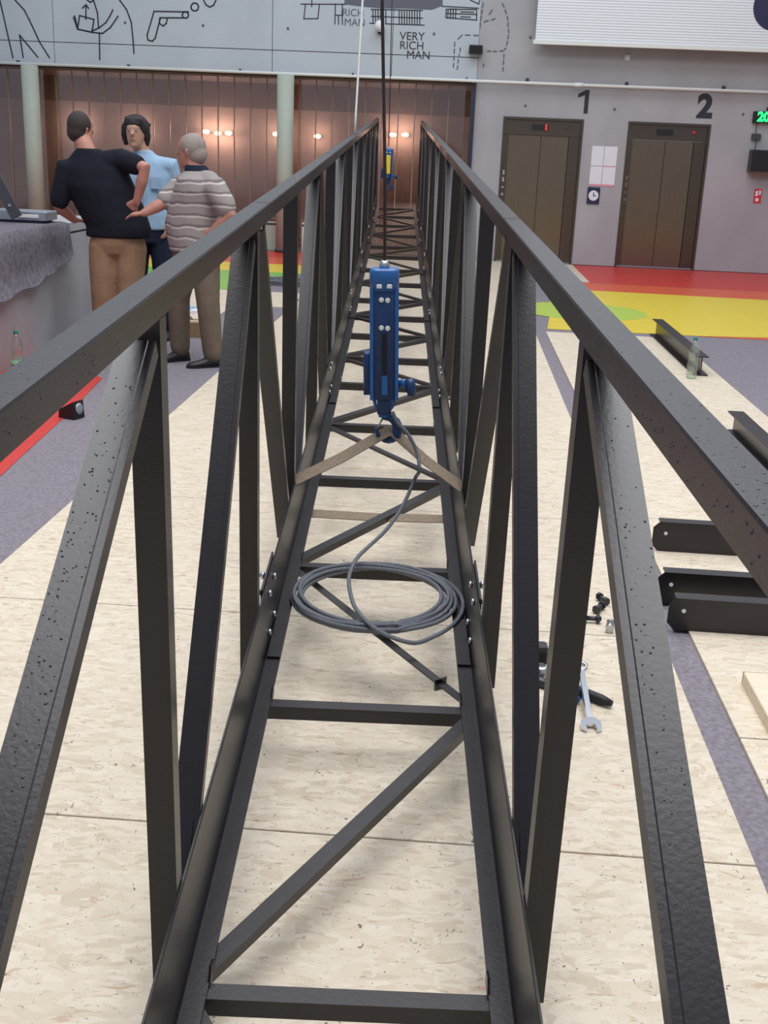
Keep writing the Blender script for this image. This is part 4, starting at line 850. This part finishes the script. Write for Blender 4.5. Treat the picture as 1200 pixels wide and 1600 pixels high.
# ---------------------------------------------------------------- man in light blue shirt, facing the camera
P2 = person((-2.12, 9.85, HZ), 'dark-haired man in light blue shirt facing the camera between the two others')
def q(x, y, z): return Vector((x + 2.12, y - 9.85, z))
b = MB(); hc = q(-2.205, 9.78, 1.715); fdir = Vector((-.06, -1, -.04)); head(b, hc, fdir)
limb(b, [q(-2.14, 9.84, 1.50), q(-2.17, 9.82, 1.58), q(-2.20, 9.80, 1.66)], [.075, .062, .062])
torso(b, [(q(-2.12, 9.85, .88), .15, .11, 0), (q(-2.12, 9.85, 1.0), .165, .12, 0), (q(-2.12, 9.85, 1.2), .16, .11, 0), (q(-2.13, 9.85, 1.36), .19, .115, 0), (q(-2.14, 9.85, 1.47), .17, .09, 0), (q(-2.14, 9.85, 1.54), .08, .07, 0)])
for sx, sh, el, wr, hd in ((1, q(-1.93, 9.85, 1.46), q(-1.875, 9.90, 1.18), q(-1.93, 9.78, .98), (-.35, -.35, -.85)), (-1, q(-2.34, 9.85, 1.46), q(-2.40, 9.9, 1.18), q(-2.36, 9.76, .98), (.3, -.4, -.85))):
    limb(b, [q(-2.13 + sx*.1, 9.85, 1.46), sh, sh.lerp(el, .5), el, el.lerp(wr, .4), wr], [.075, .06, .05, .042, .04, .028]); hand(b, wr, hd, (-sx, 0, -.1), .95, .35, sx)
for hx, ax in ((-2.215, -2.23), (-2.025, -2.01)): limb(b, [q(hx, 9.85, .92), q((hx+ax)/2, 9.84, .7), q(ax, 9.83, .49), q(ax, 9.86, .32), q(ax, 9.88, .10)], [.088, .076, .056, .052, .036])
smooth_union('body', b, M['skin'], .0095, P2); eyes(hc, fdir, P2)
b = MB()
torso(b, [(q(-2.12, 9.85, .93), .20, .15, 0), (q(-2.12, 9.85, 1.05), .205, .155, 0), (q(-2.12, 9.85, 1.2), .195, .145, 0), (q(-2.13, 9.85, 1.36), .215, .14, 0), (q(-2.14, 9.85, 1.47), .195, .115, 0), (q(-2.15, 9.845, 1.54), .10, .085, 0), (q(-2.16, 9.83, 1.575), .075, .075, 0)])
for sx, sh, el, wr in ((1, q(-1.93, 9.85, 1.46), q(-1.875, 9.90, 1.18), q(-1.93, 9.78, .98)), (-1, q(-2.34, 9.85, 1.46), q(-2.40, 9.9, 1.18), q(-2.36, 9.76, .98))):
    limb(b, [q(-2.13 + sx*.1, 9.85, 1.45), sh, sh.lerp(el, .5), el, el.lerp(wr, .75)], [.085, .076, .066, .058, .048])
sh_ = smooth_union('shirt', b, M['bluesh'], .011, P2, 6)
MB().box(.05, .13, -.158, -.146, 1.27, 1.36).build('pocket', M['bluesh'], P2); MB().box(-.012, .008, -.16, -.146, .98, 1.46).build('button_strip', M['bluesh'], P2)
b = MB(); torso(b, [(q(-2.12, 9.85, .82), .17, .125, 0), (q(-2.12, 9.85, .9), .185, .135, 0), (q(-2.12, 9.85, 1.0), .18, .135, 0)])
for hx, ax in ((-2.215, -2.23), (-2.025, -2.01)): limb(b, [q(hx, 9.85, .88), q((hx+ax)/2, 9.84, .7), q(ax, 9.83, .49), q(ax, 9.86, .3), q(ax, 9.87, .11)], [.105, .094, .08, .072, .07])
smooth_union('trousers', b, M['denim'], .011, P2, 6)
b = MB(); c = hc
b.ball(c + Vector((0, .025, .045)), .116, 18, 12, (.92, .95, .86)); rr_ = random.Random(11)
for k in range(26):
    a_ = rr_.uniform(-.35, math.pi+.35); e_ = rr_.uniform(.1, 1.2); d_ = Vector((math.cos(a_)*math.cos(e_), math.sin(a_)*math.cos(e_), math.sin(e_)))
    p_ = c + Vector((0, .015, .03)) + Vector((d_.x*.088, d_.y*.10, d_.z*.088)); limb(b, [p_, p_ + d_*.022 + Vector((rr_.uniform(-.02, .02), rr_.uniform(-.02, .01), -.018))], [.026, .014], 8)
for sx in (-1, 1): limb(b, [c + Vector((sx*.086, .0, .04)), c + Vector((sx*.094, .015, -.03)), c + Vector((sx*.088, .03, -.09))], [.03, .032, .022], 10)
for k in range(5): limb(b, [c + Vector((-.055+.028*k, -.06, .09)), c + Vector((-.062+.031*k, -.092+.012*abs(k-2), .066-.012*(k % 2)))], [.024, .014], 8)
b.ball(c + Vector((0, .06, -.045)), .076, 14, 10)
smooth_union('hair', b, M['haird'], .01, P2, 2)
shoe(P2, q(-2.23, 9.87, 0), (-.15, -1), M['leather']); shoe(P2, q(-2.01, 9.87, 0), (.15, -1), M['leather'])
# ---------------------------------------------------------------- grey-haired man in striped polo, facing left
P3 = person((-1.52, 8.66, HZ), 'grey-haired man in striped polo shirt standing nearest the truss and facing left')
def q(x, y, z): return Vector((x + 1.52, y - 8.66, z))
b = MB(); hc = q(-1.548, 8.68, 1.588); fdir = Vector((-.93, .30, -.06)); head(b, hc, fdir)
limb(b, [q(-1.50, 8.66, 1.38), q(-1.52, 8.67, 1.46), q(-1.535, 8.68, 1.53)], [.085, .068, .066])
yw = R(-25)
torso(b, [(q(-1.52, 8.68, .80), .13, .15, yw), (q(-1.52, 8.68, .95), .16, .16, yw), (q(-1.54, 8.68, 1.06), .17, .16, yw), (q(-1.51, 8.67, 1.24), .15, .18, yw), (q(-1.48, 8.66, 1.36), .13, .18, yw), (q(-1.49, 8.66, 1.42), .07, .09, yw)])
shN, elN, wrN = q(-1.345, 8.53, 1.335), q(-1.225, 8.47, 1.15), q(-1.375, 8.50, 1.02)
shF, elF, wrF = q(-1.645, 8.76, 1.33), q(-1.765, 8.66, 1.205), q(-1.89, 8.60, 1.135)
limb(b, [q(-1.44, 8.60, 1.35), shN, shN.lerp(elN, .5), elN, elN.lerp(wrN, .4), wrN], [.085, .07, .058, .048, .046, .03]); hand(b, wrN, (-.75, .3, -.45), (.2, .9, -.1), 1.0, .3, 1)
limb(b, [q(-1.55, 8.70, 1.34), shF, shF.lerp(elF, .5), elF, elF.lerp(wrF, .4), wrF], [.085, .07, .058, .048, .046, .032]); hand(b, wrF, (-.9, .05, -.15), (.1, .1, -1), 1.0, .45, 1)
legs = ((q(-1.44, 8.60, .86), q(-1.415, 8.575, .50), q(-1.385, 8.60, .09)), (q(-1.60, 8.76, .86), q(-1.675, 8.76, .50), q(-1.675, 8.80, .09)))
for h_, k_, a_ in legs: limb(b, [h_, h_.lerp(k_, .55), k_, k_.lerp(a_, .4), a_], [.095, .08, .058, .054, .038])
smooth_union('body', b, M['skin2'], .0095, P3); eyes(hc, fdir, P3)
b = MB()
torso(b, [(q(-1.53, 8.68, .865), .19, .185, yw), (q(-1.535, 8.68, .96), .205, .195, yw), (q(-1.545, 8.68, 1.06), .215, .195, yw), (q(-1.52, 8.67, 1.2), .195, .195, yw), (q(-1.49, 8.66, 1.31), .178, .205, yw), (q(-1.485, 8.66, 1.39), .155, .20, yw), (q(-1.495, 8.665, 1.45), .09, .10, yw)])
limb(b, [q(-1.40, 8.58, 1.375), q(-1.58, 8.73, 1.37)], [.085, .085])
limb(b, [q(-1.43, 8.60, 1.33), shN, shN.lerp(elN, .5), shN.lerp(elN, .68)], [.10, .092, .084, .08]); limb(b, [q(-1.56, 8.71, 1.33), shF, shF.lerp(elF, .75)], [.10, .09, .078])
smooth_union('polo_shirt', b, M['striped'], .011, P3, 6)
b = MB(); torso(b, [(q(-1.50, 8.66, 1.44), .095, .10, yw), (q(-1.515, 8.67, 1.49), .078, .082, yw)]); smooth_union('collar', b, M['denim'], .01, P3, 3)
b = MB(); torso(b, [(q(-1.52, 8.68, .76), .15, .16, yw), (q(-1.525, 8.68, .84), .175, .175, yw), (q(-1.53, 8.68, .93), .175, .175, yw)])
for h_, k_, a_ in legs: limb(b, [h_ - Vector((0, 0, .04)), h_.lerp(k_, .5), k_, k_.lerp(a_, .5), a_ + Vector((0, 0, .02))], [.115, .104, .09, .084, .078])
smooth_union('trousers', b, M['greytr'], .011, P3, 6)
b = MB(); c = hc; f = fdir.normalized()
b.ball(c - f*.016 + Vector((0, 0, .03)), .106, 18, 12, (.92, .86, .92)); b.ball(c - f*.045 - Vector((0, 0, .025)), .08, 16, 10, (1, .95, 1))
smooth_union('hair', b, M['hairg'], .01, P3, 3)
shoe(P3, q(-1.385, 8.60, 0), (-.85, -.45), M['leather']); shoe(P3, q(-1.675, 8.80, 0), (-.75, -.6), M['leather'])
